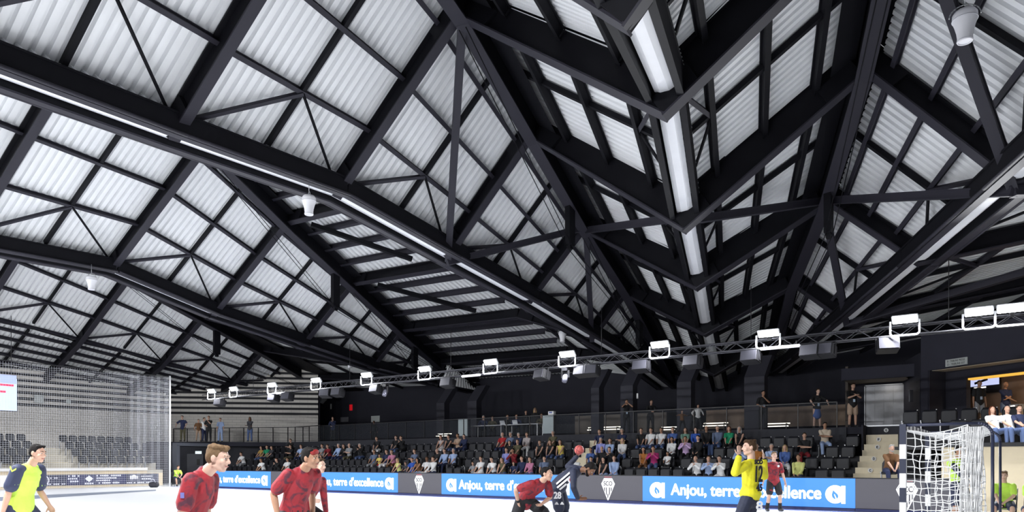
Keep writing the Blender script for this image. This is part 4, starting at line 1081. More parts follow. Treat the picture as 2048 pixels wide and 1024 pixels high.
bar_railing(at_z(347, 886, ZB), at_z(606, 884, ZB), 'balcony_railing', 'dark steel railing on the balcony in front of the grey striped wall', 9)
bar_railing(at_z(606, 884, ZB), at_z(640, 882, ZB), 'balcony_railing', 'short dark railing piece where the striped wall meets the black wall', 1)
# lift
lf = empty('lift_door', (-5.75, 38.9, ZB), 0, 'brushed steel lift doors at the top of the wooden stair', 'lift')
mm('brushed', (.22, .225, .24), .42, metal=.6, noise=.3, nscale=2)
for i in range(4):
    bm = NB(); add_box(bm, (-.60 + .40 * i, 0, 1.12), (.395, .06, 2.24)); link_mesh('door_leaf', bm, M['brushed'], lf)
bm = NB(); add_box(bm, (-.84, -.03, 1.15), (.06, .12, 2.3)); add_box(bm, (.84, -.03, 1.15), (.06, .12, 2.3)); add_box(bm, (0, -.03, 2.28), (1.74, .12, .06)); link_mesh('door_frame', bm, M['brushed'], lf)
wall('wall_lift', (-7.3, 39.05), (-4.8, 39.05), 0, 6.2, M['right_wall'], .1)
wall('wall_lift', (-7.3, 41.2), (-7.3, 38.2), 0, 6.2, mm('lobby_wall', (.11, .09, .08), .7), .12)
bm = NB(); add_box(bm, (-5.9, 38.0, 5.42), (2.6, 2.0, .08)); struct('ceiling_lobby', bm, mm('lobby_ceiling', (.5, .42, .33), .6))
wall('wall_lobby', (-7.3, 37.0), (-4.2, 37.0), 5.38, 5.95, M['right_wall'], .1)
area('lobby_light', (-5.5, 37.9, 5.34), .5, .3, 12, (0, 0, 0), (1, .93, .82))
# seat-side sign plates and small wall things
def plate(name, pos, w, h, m, label, cat, rz=0.0, text=None, group=None):
    e = empty(name, pos, rz, label, cat, group); bm = NB(); add_box(bm, (0, 0, 0), (w, .05, h)); bmesh.ops.bevel(bm, geom=bm.edges[:], offset=.008, segments=1, affect='EDGES'); link_mesh('plate', bm, m, e)
    if text:
        for i, s in enumerate(text): text_mesh('lettering', s, .2, M['ink'], e, (0, -.03, h * (.22 - .44 * i) if len(text) > 1 else 0), FACE, .002, 0, width=w * .8, height=h * .28)
    return e
mm('plate_grey', (.50, .53, .52), .5); mm('plate_dim', (.20, .20, .22), .6)
plate('wall_plate', at_y(751, 838, 41.15), 1.0, .52, M['plate_grey'], 'pale grey plate on the black wall left of the press desk', 'sign')
plate('wall_plate', at_y(689, 839, 41.15), 1.0, .40, M['plate_dim'], 'dim grey plate on the black wall near the striped wall', 'sign')
e = plate('alarm_box', at_y(702, 815, 41.15), .34, .50, mm('alarm_red', (.65, .01, .015), .5, emit=(.8, .01, .02), es=.35), 'small red box on the black wall under the truss', 'box')
plate('wall_light', at_y(662, 813, 41.15), .14, .45, mm('wl', (.7, .7, .7), .5), 'small white upright fixture on the black wall by the striped wall', 'fixture')
plate('wall_light', at_y(1275, 792, 34.2), .09, .28, M['sign_white'], 'small white upright fixture on the side of a dark pillar', 'fixture')
rzr = math.atan2(WD.y, WD.x)
q = wpt(1.05, 0); 
def on_wall(px, py, off=-.16):
    # a point on the slanted right wall
    r = ray(px); n = WN; t = (WA + WN * (-off)).dot(n) / r.dot(n); p = r * t
    return Vector((p.x, p.y, ZC + (HY - py) / F * t))
plate('direction_sign', on_wall(1913, 724), .98, .30, M['plate_grey'], 'grey sign with two lines of black lettering over the bar', 'sign', rzr, ['B - TRIBUNE PRESSE', 'D - TRIBUNE EST'])
plate('wall_notice', at_y(1822, 792, 36.3), .30, .54, M['plate_dim'], 'small framed notice on the dark wall right of the lift', 'notice', 1.22)
plate('security_camera', on_wall(1870, 747, .84), .09, .14, M['sign_white'], 'tiny white camera under the edge of the bar ceiling', 'camera', rzr)
# bar: television, ceiling lamp
tv = empty('television', wpt(tpx(1966, -2.45), 4.95, -2.45), rzr, 'wall television with a bright picture behind the two standing men at the bar', 'television')
bm = NB(); add_box(bm, (0, 0, 0), (1.55, .08, .88)); link_mesh('casing', bm, M['black_metal'], tv)
bm = NB(); add_box(bm, (0, -.045, .15), (1.50, .01, .52)); link_mesh('screen', bm, mm('tv_pic', (.3, .35, .6), .3, emit=(.62, .68, 1.0), es=.9), tv)
bm = NB(); add_bar(bm, (-.35, -.052, .02), (.25, -.052, .16), .01, .10); add_bar(bm, (-.1, -.052, .26), (.3, -.052, .20), .01, .04); link_mesh('picture', bm, M['ink'], tv)
bm = NB(); add_box(bm, (-.1, -.052, -.18), (.55, .01, .07)); add_box(bm, (0, -.052, -.30), (.3, .01, .05)); link_mesh('caption', bm, M['led_white'], tv)
dl = empty('downlight', wpt(tpx(2033, -1.25), 5.44, -1.25), 0, 'round glowing downlight in the bar ceiling', 'lamp')
bm = NB(); add_lathe(bm, [(.20, 0), (.20, -.02)], 24); link_mesh('diffuser', bm, mm('down_glow', (1, 1, 1), .4, emit=(1, .92, .78), es=3), dl)
bt = empty('coffee_machine', wpt(tpx(2033, -2.0), 3.56, -2.0), rzr, 'small lit coffee machine on the bar counter', 'appliance')
bm = NB(); add_box(bm, (0, 0, .16), (.42, .3, .32)); link_mesh('body', bm, M['steel_grey'], bt)
bm = NB(); add_box(bm, (-.05, -.16, .2), (.16, .02, .14)); link_mesh('panel', bm, M['down_glow'], bt)

# glowing bars on legs, added to imitate reflections in the balcony glass
mm('reflection_glow', (1, 1, 1), .4, emit=(1, .94, .80), es=2.2)
for i, (pxa, pxb, py, lb) in enumerate(((1177, 1244, 857, 'two glowing lines imitating reflections in the balcony glass left of the dark pillar'), (1323, 1353, 857, 'short glowing line imitating a reflection in the balcony glass beside the dark pillar'),
        (1408, 1456, 849, 'glowing lines imitating reflections in the balcony glass right of the dark pillar'), (1529, 1580, 850, 'glowing lines imitating reflections in the glass beside the man in black'), (876, 903, 870, 'dim lines imitating reflections in the balcony glass left of the press desk'))):
    a, b = at_y(pxa, py, 36.2), at_y(pxb, py, 36.2); e = empty('linear_glow', (a + b) / 2, 0, lb, 'lamp', 'imitated reflections in the balcony glass'); L = (b - a).length
    bm = NB(); add_box(bm, (0, 0, .07), (L, .05, .045)); link_mesh('reflection_line', bm, M['reflection_glow'], e)
    bm = NB(); add_box(bm, (0, -.2, -.07), (L * .96, .05, .045)); link_mesh('reflection_line', bm, M['reflection_glow'], e)
    for sx in (-1, 1):
        bm = NB(); hz_ = e.location.z - ZB; add_box(bm, (sx * L * .4, -.1, -hz_ / 2 + .04), (.05, .26, hz_ + .06)); link_mesh('leg', bm, M['black_metal'], e)
# press desk
PDY = 34.6
a, b = at_y(948, 850, PDY), at_y(1083, 845, PDY)
for i, (u, v) in enumerate(((0.0, .48), (.52, 1.0))):
    p, q = a.lerp(b, u), a.lerp(b, v); L = q.x - p.x
    e = empty('press_table', ((p.x + q.x) / 2, PDY, ZB), 0, 'light press table on the balcony, %s one of two behind the glass' % ('left', 'right')[i], 'table', 'press tables')
    bm = NB(); add_box(bm, (0, 0, .74), (L, .7, .04)); link_mesh('table_top', bm, mm('table_top', (.62, .63, .66), .5), e)
    for sx in (-1, 1):
        for sy in (-1, 1):
            bm = NB(); add_bar(bm, (sx * (L / 2 - .1), sy * .28, 0), (sx * (L / 2 - .1), sy * .28, .74), .04, .04, Vector((0, 1, 0))); link_mesh('leg', bm, M['steel_grey'], e)
def cabinet(px0, px1, pyt, label):
    p, q = at_y(px0, 860, 33.5), at_y(px1, 860, 33.5); L = q.x - p.x; zt = at_y(px0, pyt, 33.5).z
    e = empty('panel_board', ((p.x + q.x) / 2, 33.5, ZB), 0, label, 'panel', 'pale panels at the press desk'); h = zt - ZB
    bm = NB(); add_box(bm, (0, 0, h / 2 + .06), (L, .05, h - .12)); link_mesh('panel', bm, mm('pale_blue', (.52, .60, .62), .55), e)
    bm = NB(); add_box(bm, (0, .16, h / 2), (L * 1.04, .25, h)); link_mesh('frame', bm, M['grey_wall'], e); return e
cabinet(917, 935, 838, 'pale blue-grey upright panel at the left end of the press desk'); cabinet(1086, 1107, 831, 'pale blue-grey upright panel at the right end of the press desk')
p = at_y(1102, 824, 33.55); e = empty('document_box', (p.x, p.y, at_y(1086, 831, 33.5).z), 0, 'small white box with a blue mark on the right pale panel', 'box')
bm = NB(); add_box(bm, (0, .1, .11), (.36, .22, .22)); link_mesh('carton', bm, M['white_paint'], e); bm = NB(); add_box(bm, (-.02, -.015, .15), (.2, .01, .08)); link_mesh('mark', bm, M['court_blue'], e)
for i, (px, lb) in enumerate(((1005, 'white laptop on the left press table behind the glass'), (1030, 'white open laptop with a logo near the middle of the press desk'))):
    p = at_y(px, 838, PDY - .15); e = empty('laptop', (p.x, PDY - .1, ZB + .76), 0, lb, 'laptop', 'laptops on the press desk')
    bm = NB(); add_box(bm, (0, .1, .012), (.36, .25, .022)); link_mesh('keyboard', bm, M['steel_grey'], e)
    bm = NB(); add_bar(bm, (0, -.02, .02), (0, -.10, .25), .36, .012, Vector((0, 1, 0))); link_mesh('screen', bm, mm('laptop_lid', (.7, .72, .76), .4), e)

# far end: scoreboard, entrance, banners, boxes on the wall
p = at_x(0, 790, -49.0); p2 = at_x(34, 790, -49.0); zt = at_x(30, 757, -49).z; zb_ = at_x(30, 823, -49).z
e = empty('scoreboard', (-49.0, p2.y - 2.0, (zt + zb_) / 2), 0, 'hanging pale blue screen with red marks at the left edge', 'screen')
bm = NB(); add_box(bm, (0, 0, 0), (.12, 4.0, zt - zb_)); link_mesh('casing', bm, M['black_metal'], e)
bm = NB(); add_box(bm, (.07, 0, 0), (.02, 3.95, zt - zb_ - .05)); link_mesh('screen', bm, mm('score_pic', (.4, .45, .6), .4, emit=(.50, .60, .95), es=.95), e)
bm = NB(); add_box(bm, (.082, 1.35, .55), (.01, .9, .12)); add_box(bm, (.082, .9, .15), (.01, 1.0, .12)); link_mesh('score_mark', bm, mm('score_red', (.6, .02, .06), .4, emit=(.9, .04, .12), es=.9), e)
bm = NB(); add_box(bm, (.079, 0, .9), (.008, 3.9, .5)); link_mesh('score_band', bm, mm('score_band', (.3, .35, .5), .4, emit=(.34, .42, .78), es=.9), e)
bm = NB(); add_tube(bm, (0, 1.7, (zt - zb_) / 2), (0, 1.7, 6.0), .02, 6); add_tube(bm, (0, -1.7, (zt - zb_) / 2), (0, -1.7, 6.0), .02, 6); link_mesh('hanger', bm, M['black_metal'], e)
for px, py, s, lb in ((78, 798, .55, 'larger pale box fixed on the striped wall behind the net'), (137, 803, .28, 'smaller pale box fixed on the striped wall behind the net')):
    p = at_x(px, py, -53.8); e = empty('wall_speaker', p, math.radians(90), lb, 'box', 'pale boxes on the striped wall')
    bm = NB(); add_box(bm, (0, 0, 0), (s, .2, s)); bmesh.ops.bevel(bm, geom=bm.edges[:], offset=.03, segments=2, affect='EDGES'); link_mesh('case', bm, M['plate_grey'], e)
# banners on the wooden wall of the end stand
BX = -44.6
bm = NB(); add_box(bm, (BX - .1, 15.5, .42), (.12, 16.6, .80)); struct('wall_banner', bm, M['end_wood'])
def banner(px0, px1, m, label, bits):
    ya, yb = at_x(px0, 960, BX).y, at_x(px1, 960, BX).y
    e = empty('banner', (BX + .02, (ya + yb) / 2, .47), 0, label, 'banner', 'banners along the far end'); L = yb - ya
    bm = NB(); add_box(bm, (0, 0, 0), (.03, L - .02, .62)); link_mesh('sheet', bm, m, e)
    for k, (u, v, w_, h_, nm) in enumerate(bits):
        bm = NB()
        if nm == 'diamond':
            vs = [bm.verts.new((.018, (u - .5) * L + a * w_ * L, v * .62 + b_ * h_ * .62)) for a, b_ in ((-.5, 0), (0, -.5), (.5, 0), (0, .5))]; bm.faces.new(vs)
        elif nm == 'ring':
            for i in range(24):
                t0, t1 = 2 * math.pi * i / 24, 2 * math.pi * (i + 1) / 24
                quad(bm, [(.018, (u - .5) * L + r_ * math.cos(t_), v * .62 + r_ * math.sin(t_)) for r_, t_ in ((.24, t0), (.29, t0), (.29, t1), (.24, t1))])
        else:
            n = max(3, int(w_ * L / .10)); 
            for i in range(n):
                if R.random() < .15: continue
                add_box(bm, (.018, (u - .5 - w_ / 2 + w_ * (i + .5) / n) * L, v * .62), (.008, w_ * L / n * .72, h_ * .62 * R.uniform(.7, 1)))
        link_mesh('lettering' if nm == 't' else 'emblem', bm, mm('banner_white', (.72, .72, .82), .6), e)
mm('banner_navy', (.022, .024, .085), .6); mm('banner_dark', (.04, .042, .08), .6)
banner(0, 80, M['white_paint'], 'white banner at the left edge, partly behind the referee', [])
banner(80, 133, M['banner_dark'], 'dark banner with a pale ring beside the neon referee', [(.12, 0, .3, .8, 'ring'), (.58, .2, .45, .14, 't'), (.6, -.36, .7, .12, 't')])
banner(133, 190, M['banner_navy'], 'navy banner with a white diamond emblem on the far end wall', [(.24, .36, .40, .18, 't'), (.2, .10, .34, .16, 't'), (.22, -.14, .38, .18, 't'), (.78, .08, .30, .62, 'diamond'), (.78, -.36, .32, .16, 't')])
banner(190, 253, M['banner_navy'], 'navy banner with several lines of white lettering on the far end wall', [(.42, .36, .78, .16, 't'), (.38, .12, .70, .16, 't'), (.25, -.10, .45, .15, 't'), (.40, -.34, .72, .18, 't')])
banner(253, 317, M['banner_dark'], 'dark banner with a pale scribbled emblem nearest the net pole', [(.22, .14, .26, .40, 't'), (.22, .30, .16, .22, 'diamond'), (.62, .24, .36, .12, 't'), (.60, -.02, .30, .12, 't'), (.4, -.38, .8, .14, 't')])
# sports bag
p = at_z(308, 975, 0.0); e = empty('sports_bag', p, .5, 'black sports bag on the floor at the end of the banners', 'bag')
bm = NB(); ecap(bm, (-.16, 0, .17), (.15, .17), (.16, 0, .17), (.15, .17)); link_mesh('body', bm, mm('bag_black', (.02, .02, .03), .6), e, True)
bm = NB(); add_path(bm, [Vector((-.14, -.08, .3)), Vector((-.08, -.12, .50)), Vector((.08, -.12, .48)), Vector((.14, -.08, .3))], .02, 6); link_mesh('strap', bm, mm('strap_grey', (.5, .5, .56), .6), e)
# entrance under the left balcony
ea, eb = at_z(350, 973, 0), at_z(455, 973, 0)
ex = -47.4
e = empty('portal_frame', (ex, 0, 0), 0, 'grey painted portal frame round the dark entrance under the balcony', 'portal'); ya, yb = at_x(352, 960, ex).y, at_x(432, 960, ex).y
bm = NB(); add_box(bm, (0, ya, 1.32), (.6, .22, 2.65)); link_mesh('jamb', bm, mm('portal_grey', (.13, .14, .17), .6), e)
bm = NB(); add_box(bm, (0, (ya + yb) / 2, 2.72), (.6, yb - ya + .2, .2)); link_mesh('lintel', bm, M['portal_grey'], e)
wall('wall_entrance', (-51.5, ya - .2), (-46.5, yb + 3.6), 0, 2.85, M['grey_wall'], .15)
dp = at_x(383, 940, -49.6); e = empty('double_door', (dp.x + .5, dp.y, 0), math.radians(90 - 44), 'dark grey door with a small window in the entrance under the balcony', 'door')
bm = NB(); add_box(bm, (0, 0, 1.05), (1.1, .06, 2.1)); link_mesh('door_leaf', bm, mm('door_grey', (.07, .072, .085), .6), e)
bm = NB(); add_box(bm, (.22, -.04, 1.5), (.20, .02, .42)); link_mesh('door_window', bm, M['ink'], e)
plate('exit_sign', at_x(397, 905, -48.4), .42, .20, mm('exit_glow', (.8, .85, .85), .4, emit=(.75, .85, .85), es=.8), 'small lit white exit sign over the dark entrance', 'sign', math.radians(60))
# ------------------------------------------------------------------ players, referees, people on the balcony
def fwd(phi): return RT * math.cos(phi) - AX * math.sin(phi)
def rz_of(phi): f = fwd(phi); return math.atan2(-f.x, f.y)
def loc(a, b, z, phi):
    """a to the picture's right, b towards the camera, z up  ->  the figure's own frame"""
    c, s = math.cos(phi), math.sin(phi); return (b * c - a * s, a * c + b * s, z)
def jersey(name, base, dark, scale=9.0, lo=.48, hi=.56):
    m = bpy.data.materials.new(name); m.use_nodes = True; nt = m.node_tree; b = nt.nodes['Principled BSDF']; b.inputs['Roughness'].default_value = .7
    tc = nt.nodes.new('ShaderNodeTexCoord'); nz = nt.nodes.new('ShaderNodeTexNoise'); nz.inputs['Scale'].default_value = scale; nz.inputs['Detail'].default_value = 5; nz.inputs['Distortion'].default_value = 1.2
    nt.links.new(tc.outputs['Object'], nz.inputs['Vector'])
    r = nt.nodes.new('ShaderNodeValToRGB'); r.color_ramp.elements[0].position = lo; r.color_ramp.elements[1].position = hi
    r.color_ramp.elements[0].color = (*base, 1); r.color_ramp.elements[1].color = (*dark, 1)
    nt.links.new(nz.outputs['Fac'], r.inputs[0]); nt.links.new(r.outputs[0], b.inputs['Base Color'])
    wv = nt.nodes.new('ShaderNodeTexNoise'); wv.inputs['Scale'].default_value = 16; nt.links.new(tc.outputs['Object'], wv.inputs['Vector'])
    bp = nt.nodes.new('ShaderNodeBump'); bp.inputs['Strength'].default_value = .35; bp.inputs['Distance'].default_value = .03
    nt.links.new(wv.outputs['Fac'], bp.inputs['Height']); nt.links.new(bp.outputs['Normal'], b.inputs['Normal']); M[name] = m; return m
jersey('red_jersey', (.31, .014, .024), (.075, .014, .030), 8.0, .47, .64)
jersey('red_shorts', (.012, .012, .016), (.35, .02, .03), 5.0, .60, .66)
jersey('keeper_yellow', (.80, .74, .02), (.62, .56, .01), 4.0, .5, .7)
jersey('neon_shirt', (.56, .84, .10), (.50, .78, .08), 3.0, .4, .7)
jersey('navy_kit', (.016, .02, .045), (.024, .03, .065), 3.0, .4, .7)
def figure(f, px, d, phi, label, skin, hairst, hairc, top, sleeve, bottom, cut, vox=.010, z=0.0, shoe=None, fingers=True, detail=True, beard=None, root=None, cat='person', group=None, g=.014, hem=.10):
    if root is None: p = ray(px) * d; p.z = z
    else: p = Vector(root)
    e = empty('person', p, rz_of(phi), label, cat, group)
    body(f, vox, skin_m(skin), e, fingers)
    shirt(f, vox * 1.15, top, e, sleeve, g=g, hem=hem); trousers(f, vox * 1.15, bottom, e, cut); shoes(f, vox, shoe or mm('shoe_dark', (.03, .03, .035), .5), e)
    hair(f, hairst, hair_m(hairc), e, max(.008, vox))
    if detail: face_detail(f, e, brow=hairc, beard=beard)
    return e
def band(e, a, b, r, m, name):
    bm = NB(); ecap(bm, a, r, b, r, None, 14, 3); return link_mesh(name, bm, m, part_of(e, 'hair' if name == 'fringe' else 'body'), True)
def surf_text(e, f, s, x, z, w, h, m, side=1, out=.155, tilt=0.0, name='number'):
    """lettering laid on the chest (side=1) or the back (side=-1) of a figure"""
    c = f.chest + f.up * z + f.rt * x + f.fw * (out * side)
    X = f.rt * side; Z = f.fw * side * 1.0; Y = f.up
    X = (-f.rt if side > 0 else f.rt)
    Xv = X.normalized(); Zv = (f.fw * side).normalized(); Yv = Zv.cross(Xv)
    mt = Matrix((Xv, Yv, Zv)).transposed().to_4x4(); mt.translation = c
    if tilt: mt = mt @ Matrix.Rotation(tilt, 4, 'Z')
    o = text_mesh(name, s, .2, m, e, (0, 0, 0), (0, 0, 0), .003, .004, width=w, height=h); o.matrix_basis = mt; return o

# nearest red player, profile to the right
ph = math.radians(4)
f = Fig(H=1.85, pelvis=(0, 0, .80), lean=.28, head=(0, 1, -.16), hands=[(-.22, .02, .66), (.25, .02, .66)], elbow=[(-.4, -1, 0), (.4, -1, 0)], feet=[(-.18, .25, .08), (.18, -.15, .08)], neck=(0, 1, .35), build=.98)
P2 = figure(f, 378, 6.65, ph, 'nearest player in red jersey with short brown hair, profile to the right', 'pale', 'thick', 'light brown', M['red_jersey'], 'short', M['red_shorts'], 'short', .008, g=.015, hem=.16)
bm = NB(); add_box(bm, (0, 0, 0), (.004, .035, .05)); o = link_mesh('sleeve_badge', bm, mm('badge_blue', (.16, .16, .42), .6), P2); o.location = f.sh[1].lerp(f.el[1], .45) + f.rt * .085
# red player with dark skin behind him
ph = math.radians(38)
f = Fig(H=1.86, pelvis=(0, 0, .83), lean=.42, head=(-.35, 1, -.12), hands=[loc(.20, -.15, .84, ph), loc(-.10, .26, .84, ph)], elbow=[(-.5, -1, .1), (.2, -1, -.2)], feet=[(-.22, .2, .08), (.24, -.05, .08)], neck=(0, 1, .38), curl=(.3, .25))
P3 = figure(f, 586, 8.7, ph, 'crouching dark-skinned player in red jersey with black hair, left of the grey board', 'tan', 'short', 'black', M['red_jersey'], 'short', M['red_shorts'], 'short', .0085, g=.018, hem=.14)
band(P3, f.hc - f.hr * .03 + f.hd * .055 + f.hu * .075, f.hc + f.hr * .03 + f.hd * .055 + f.hu * .075, .035, mm('hair_red', (.25, .01, .01), .6), 'fringe')
# team mate half hidden behind him
ph = math.radians(25)
f = Fig(H=1.80, pelvis=(0, -.1, .72), lean=.58, head=(0, 1, -.05), hands=[loc(.22, -.3, .60, ph), loc(.10, .2, .88, ph)], elbow=[(-.5, -1, .1), (.6, -1, .1)], feet=[(-.2, .15, .08), (.3, -.05, .08)], curl=(.4, .4))
P3b = figure(f, 616, 11.6, ph, 'red player with dark sleeves half hidden behind the dark-skinned red player', 'pale', 'short', 'brown', M['red_jersey'], 'long', mm('black_shorts', (.012, .012, .015), .8), 'short', .010)
band(P3b, f.hip[1].lerp(f.kn[1], .86), f.hip[1].lerp(f.kn[1], .98), .078, mm('bandage', (.85, .85, .85), .8), 'bandage'); band(P3b, f.kn[1], f.kn[1].lerp(f.an[1], .35), .070, M['bandage'], 'bandage'); band(P3b, f.kn[1].lerp(f.an[1], .5), f.kn[1].lerp(f.an[1], .62), .060, M['black_shorts'], 'knee_band')
# crouching defender
ph = math.radians(48)
f = Fig(H=1.84, pelvis=(0, -.05, .76), lean=1.02, twist=-.05, head=(.55, .8, .1), hands=[loc(.27, .16, .73, ph), loc(-.16, .22, .76, ph)], elbow=[(-1, -.2, .3), (1, -.3, .3)], feet=[loc(.40, .15, .08, ph), loc(-.42, .0, .08, ph)], knee=[(-.5, 1, .2), (.5, 1, .2)], neck=(0, .7, .35), curl=(.5, .5))
f.hd = Vector(loc(.9, .45, -.02, ph)).normalized(); f.hu = (Vector((0, 0, 1)) - f.hd * f.hd.z).normalized(); f.hr = f.hd.cross(f.hu); f.hc = f.headb + f.hu * .09 + f.hd * .02
P4 = figure(f, 1054, 13.0, ph, 'crouching defender in red jersey and black shorts, hands on thighs, before blue board', 'fair', 'short', 'black', M['red_jersey'], 'short', M['black_shorts'], 'short', .010)
for i in (0, 1):
    bm = NB(); limb(bm, f.hip[i], f.kn[i], .096, .091, .063, 1.03); limb(bm, f.kn[i], f.an[i] + Vector((0, 0, .03)), .062, .066, .048, 1.03); fuse('legging', bm, .012, mm('legging', (.02, .021, .026), .7), P4, 1)
band(P4, f.wr[1].lerp(f.el[1], .08), f.wr[1].lerp(f.el[1], .16), .036, M['black_shorts'], 'wristband')
# the shooter
ph = math.radians(28)
f = Fig(H=1.86, pelvis=(0, -.02, .99), lean=1.06, twist=.25, head=(0, .5, -.8), hands=[loc(.38, -.18, 1.60, ph), loc(.34, .34, .80, ph)], elbow=[(-.3, -1, .2), (.6, .2, -1)], feet=[loc(-.12, -.1, .20, ph), loc(.06, .12, .08, ph)], neck=(0, .8, -.25), curl=(.5, .15), palm=[((0, .1, 1), (.2, .8, .4)), None])
f.palm[1] = (loc(1, .05, .05, ph), loc(0, .6, .6, ph))
P5 = figure(f, 1117, 13.5, ph, 'shooter in navy striped kit leaning right and throwing the ball overhead', 'brown', 'short', 'black', M['navy_kit'], 'long', M['navy_kit'], 'short', .010, beard='black')
for i in (0, 1):
    bm = NB(); limb(bm, f.hip[i], f.kn[i], .097, .092, .064, 1.04); limb(bm, f.kn[i], f.an[i] + Vector((0, 0, .03)), .062, .066, .048, 1.04); fuse('legging', bm, .012, M['navy_kit'], P5, 1)
mm('kit_white', (.82, .82, .84), .7)
def on_torso(u, v, out=.0):
    """u along the trunk from pelvis (0) to neck (1), v round the trunk from front (0) to right side (pi/2)"""
    c = f.P.lerp(f.neckb, u); rx, ry = (.172 + out) * f.k, (.130 + out) * f.k
    return c + f.rt * (rx * math.sin(v)) + f.fw * (ry * math.cos(v))
for i, (u0, u1, v0) in enumerate(((.16, .78, 1.9), (.12, .66, 1.45), (.10, .46, 1.05))):
    bm = NB(); pr = None
    for q in range(9):
        u = u0 + (u1 - u0) * q / 8; a_, b_ = on_torso(u, v0 - .11, .012), on_torso(u, v0 + .13, .012)
        cur = (bm.verts.new(a_), bm.verts.new(b_))
        if pr: bm.faces.new((pr[0], cur[0], cur[1], pr[1]))
        pr = cur
    link_mesh('jersey_stripe', bm, M['kit_white'], part_of(P5, 'shirt'))
c = on_torso(.70, 1.05, .018); nn = (c - f.P.lerp(f.neckb, .70)).normalized()
mt = nn.to_track_quat('Z', 'Y').to_matrix().to_4x4(); mt.translation = c
bm = NB(); add_lathe(bm, [(.085, 0), (.085, .006)], 24, 0, mt); link_mesh('chest_roundel', bm, M['kit_white'], part_of(P5, 'shirt'))
bm = NB()
for q in range(9):
    a0, a1 = math.radians(50 + 260 * q / 9), math.radians(50 + 260 * (q + 1) / 9)
    quad(bm, [mt @ Vector((r_ * math.cos(t_), r_ * math.sin(t_), .009)) for r_, t_ in ((.028, a0), (.05, a0), (.05, a1), (.028, a1))])
link_mesh('chest_letter', bm, mm('roundel_red', (.55, .03, .06), .6), part_of(P5, 'shirt'))
def label_on(e, s, c, n, w, h, m, up=Vector((0, 0, 1)), name='number', part=None):
    Z = n.normalized(); X = up.cross(Z).normalized(); Y = Z.cross(X); mt = Matrix((X, Y, Z)).transposed().to_4x4(); mt.translation = c
    o = text_mesh(name, s, .2, m, part_of(e, 'shirt' if part is None else part), (0, 0, 0), (0, 0, 0), .004, 0, width=w, height=h, bold=.006); o.matrix_basis = mt; return o
tc_ = Vector(loc(0, 1, 0, ph))
label_on(P5, '28', f.hip[1].lerp(f.kn[1], .28) + tc_ * .172, tc_, .13, .12, M['kit_white'], part='shorts')
bm = NB()
for q in (0, 1):
    cc = f.hip[1].lerp(f.kn[1], .62) + tc_ * .145 + Vector(loc(-.04 + .10 * q, 0, 0, ph)); quad(bm, [cc + Vector(loc(a_, 0, b_, ph)) for a_, b_ in ((-.04, -.02), (.04, -.02), (.01, .03), (-.01, .03))])
link_mesh('shorts_mark', bm, M['kit_white'], part_of(P5, 'shorts'))
mm('ball_red', (.50, .10, .09), .5, noise=.25, nscale=9)
bp_ = ray(1158.5) * 13.6; be = empty('handball', (bp_.x, bp_.y, ZC + 25 / F * 13.6), 0, 'worn red handball held up by the shooter', 'ball')
bm = NB(); ball(bm, Vector((0, 0, 0)), (.093, .093, .093)); link_mesh('shell', bm, M['ball_red'], be, True)
bm = NB()
for ax_ in ('X', 'Y', 'Z'):
    pts = [Matrix.Rotation(.6, 3, 'Y') @ Matrix.Rotation({'X': 0, 'Y': 1.3, 'Z': 2.4}[ax_], 3, ax_) @ Vector((.0935 * math.cos(t_ * math.pi / 12), .0935 * math.sin(t_ * math.pi / 12), 0)) for t_ in range(25)]
    add_path(bm, pts, .003, 4)
link_mesh('seam', bm, mm('ball_seam', (.12, .02, .03), .6), be)
# goalkeeper
ph = math.radians(222)
f = Fig(H=1.80, pelvis=(0, .02, .92), lean=-.04, head=loc(-1, .02, .0, ph), hands=[loc(-.27, .26, 1.57, ph), loc(.30, -.30, 1.52, ph)], elbow=[(-.9, .2, -1), (.9, -.1, -1)], feet=[loc(-.40, .10, .08, ph), loc(.08, -.12, .08, ph)], curl=(.12, .12), palm=[((.1, .1, 1), (.3, 1, 0)), ((-.1, .1, 1), (-.3, 1, 0))])
P6 = figure(f, 1503, 11.0, ph, 'goalkeeper in yellow shirt and black trousers with both hands raised', 'pale', 'top', 'brown', M['keeper_yellow'], 'long', M['navy_kit'], 'long', .0095, g=.020, hem=.03)
for i in (0, 1): band(P6, f.wr[i].lerp(f.el[i], .05), f.wr[i].lerp(f.el[i], .16), .040, M['black_shorts'], 'cuff')
bk = (-f.fw + f.rt * -.25).normalized()
label_on(P6, '12', f.chest + bk * .148 + Vector((0, 0, -.03)), bk, .16, .24, M['black_shorts'])
label_on(P6, 'SCO', f.chest + bk * .138 + Vector((0, 0, .15)), bk, .18, .06, M['black_shorts'], name='lettering')
label_on(P6, '45', f.chest + bk * .150 + Vector((0, 0, -.24)), bk, .13, .10, M['black_shorts'], name='lettering')
tc_ = Vector(loc(.1, 1, 0, ph)).normalized()
label_on(P6, '8', f.hip[0].lerp(f.kn[0], .25) + tc_ * .125 + Vector(loc(.17, 0, 0, ph)), tc_, .09, .13, M['kit_white'], up=Vector((.25, .1, 1)), part='trousers')
bm = NB(); cc = f.hip[0].lerp(f.kn[0], .62) + tc_ * .118; quad(bm, [cc + Vector(loc(a_, 0, b_, ph)) for a_, b_ in ((-.10, -.02), (.08, -.06), (.09, -.01), (-.09, .03))]); link_mesh('trouser_mark', bm, M['kit_white'], P6)
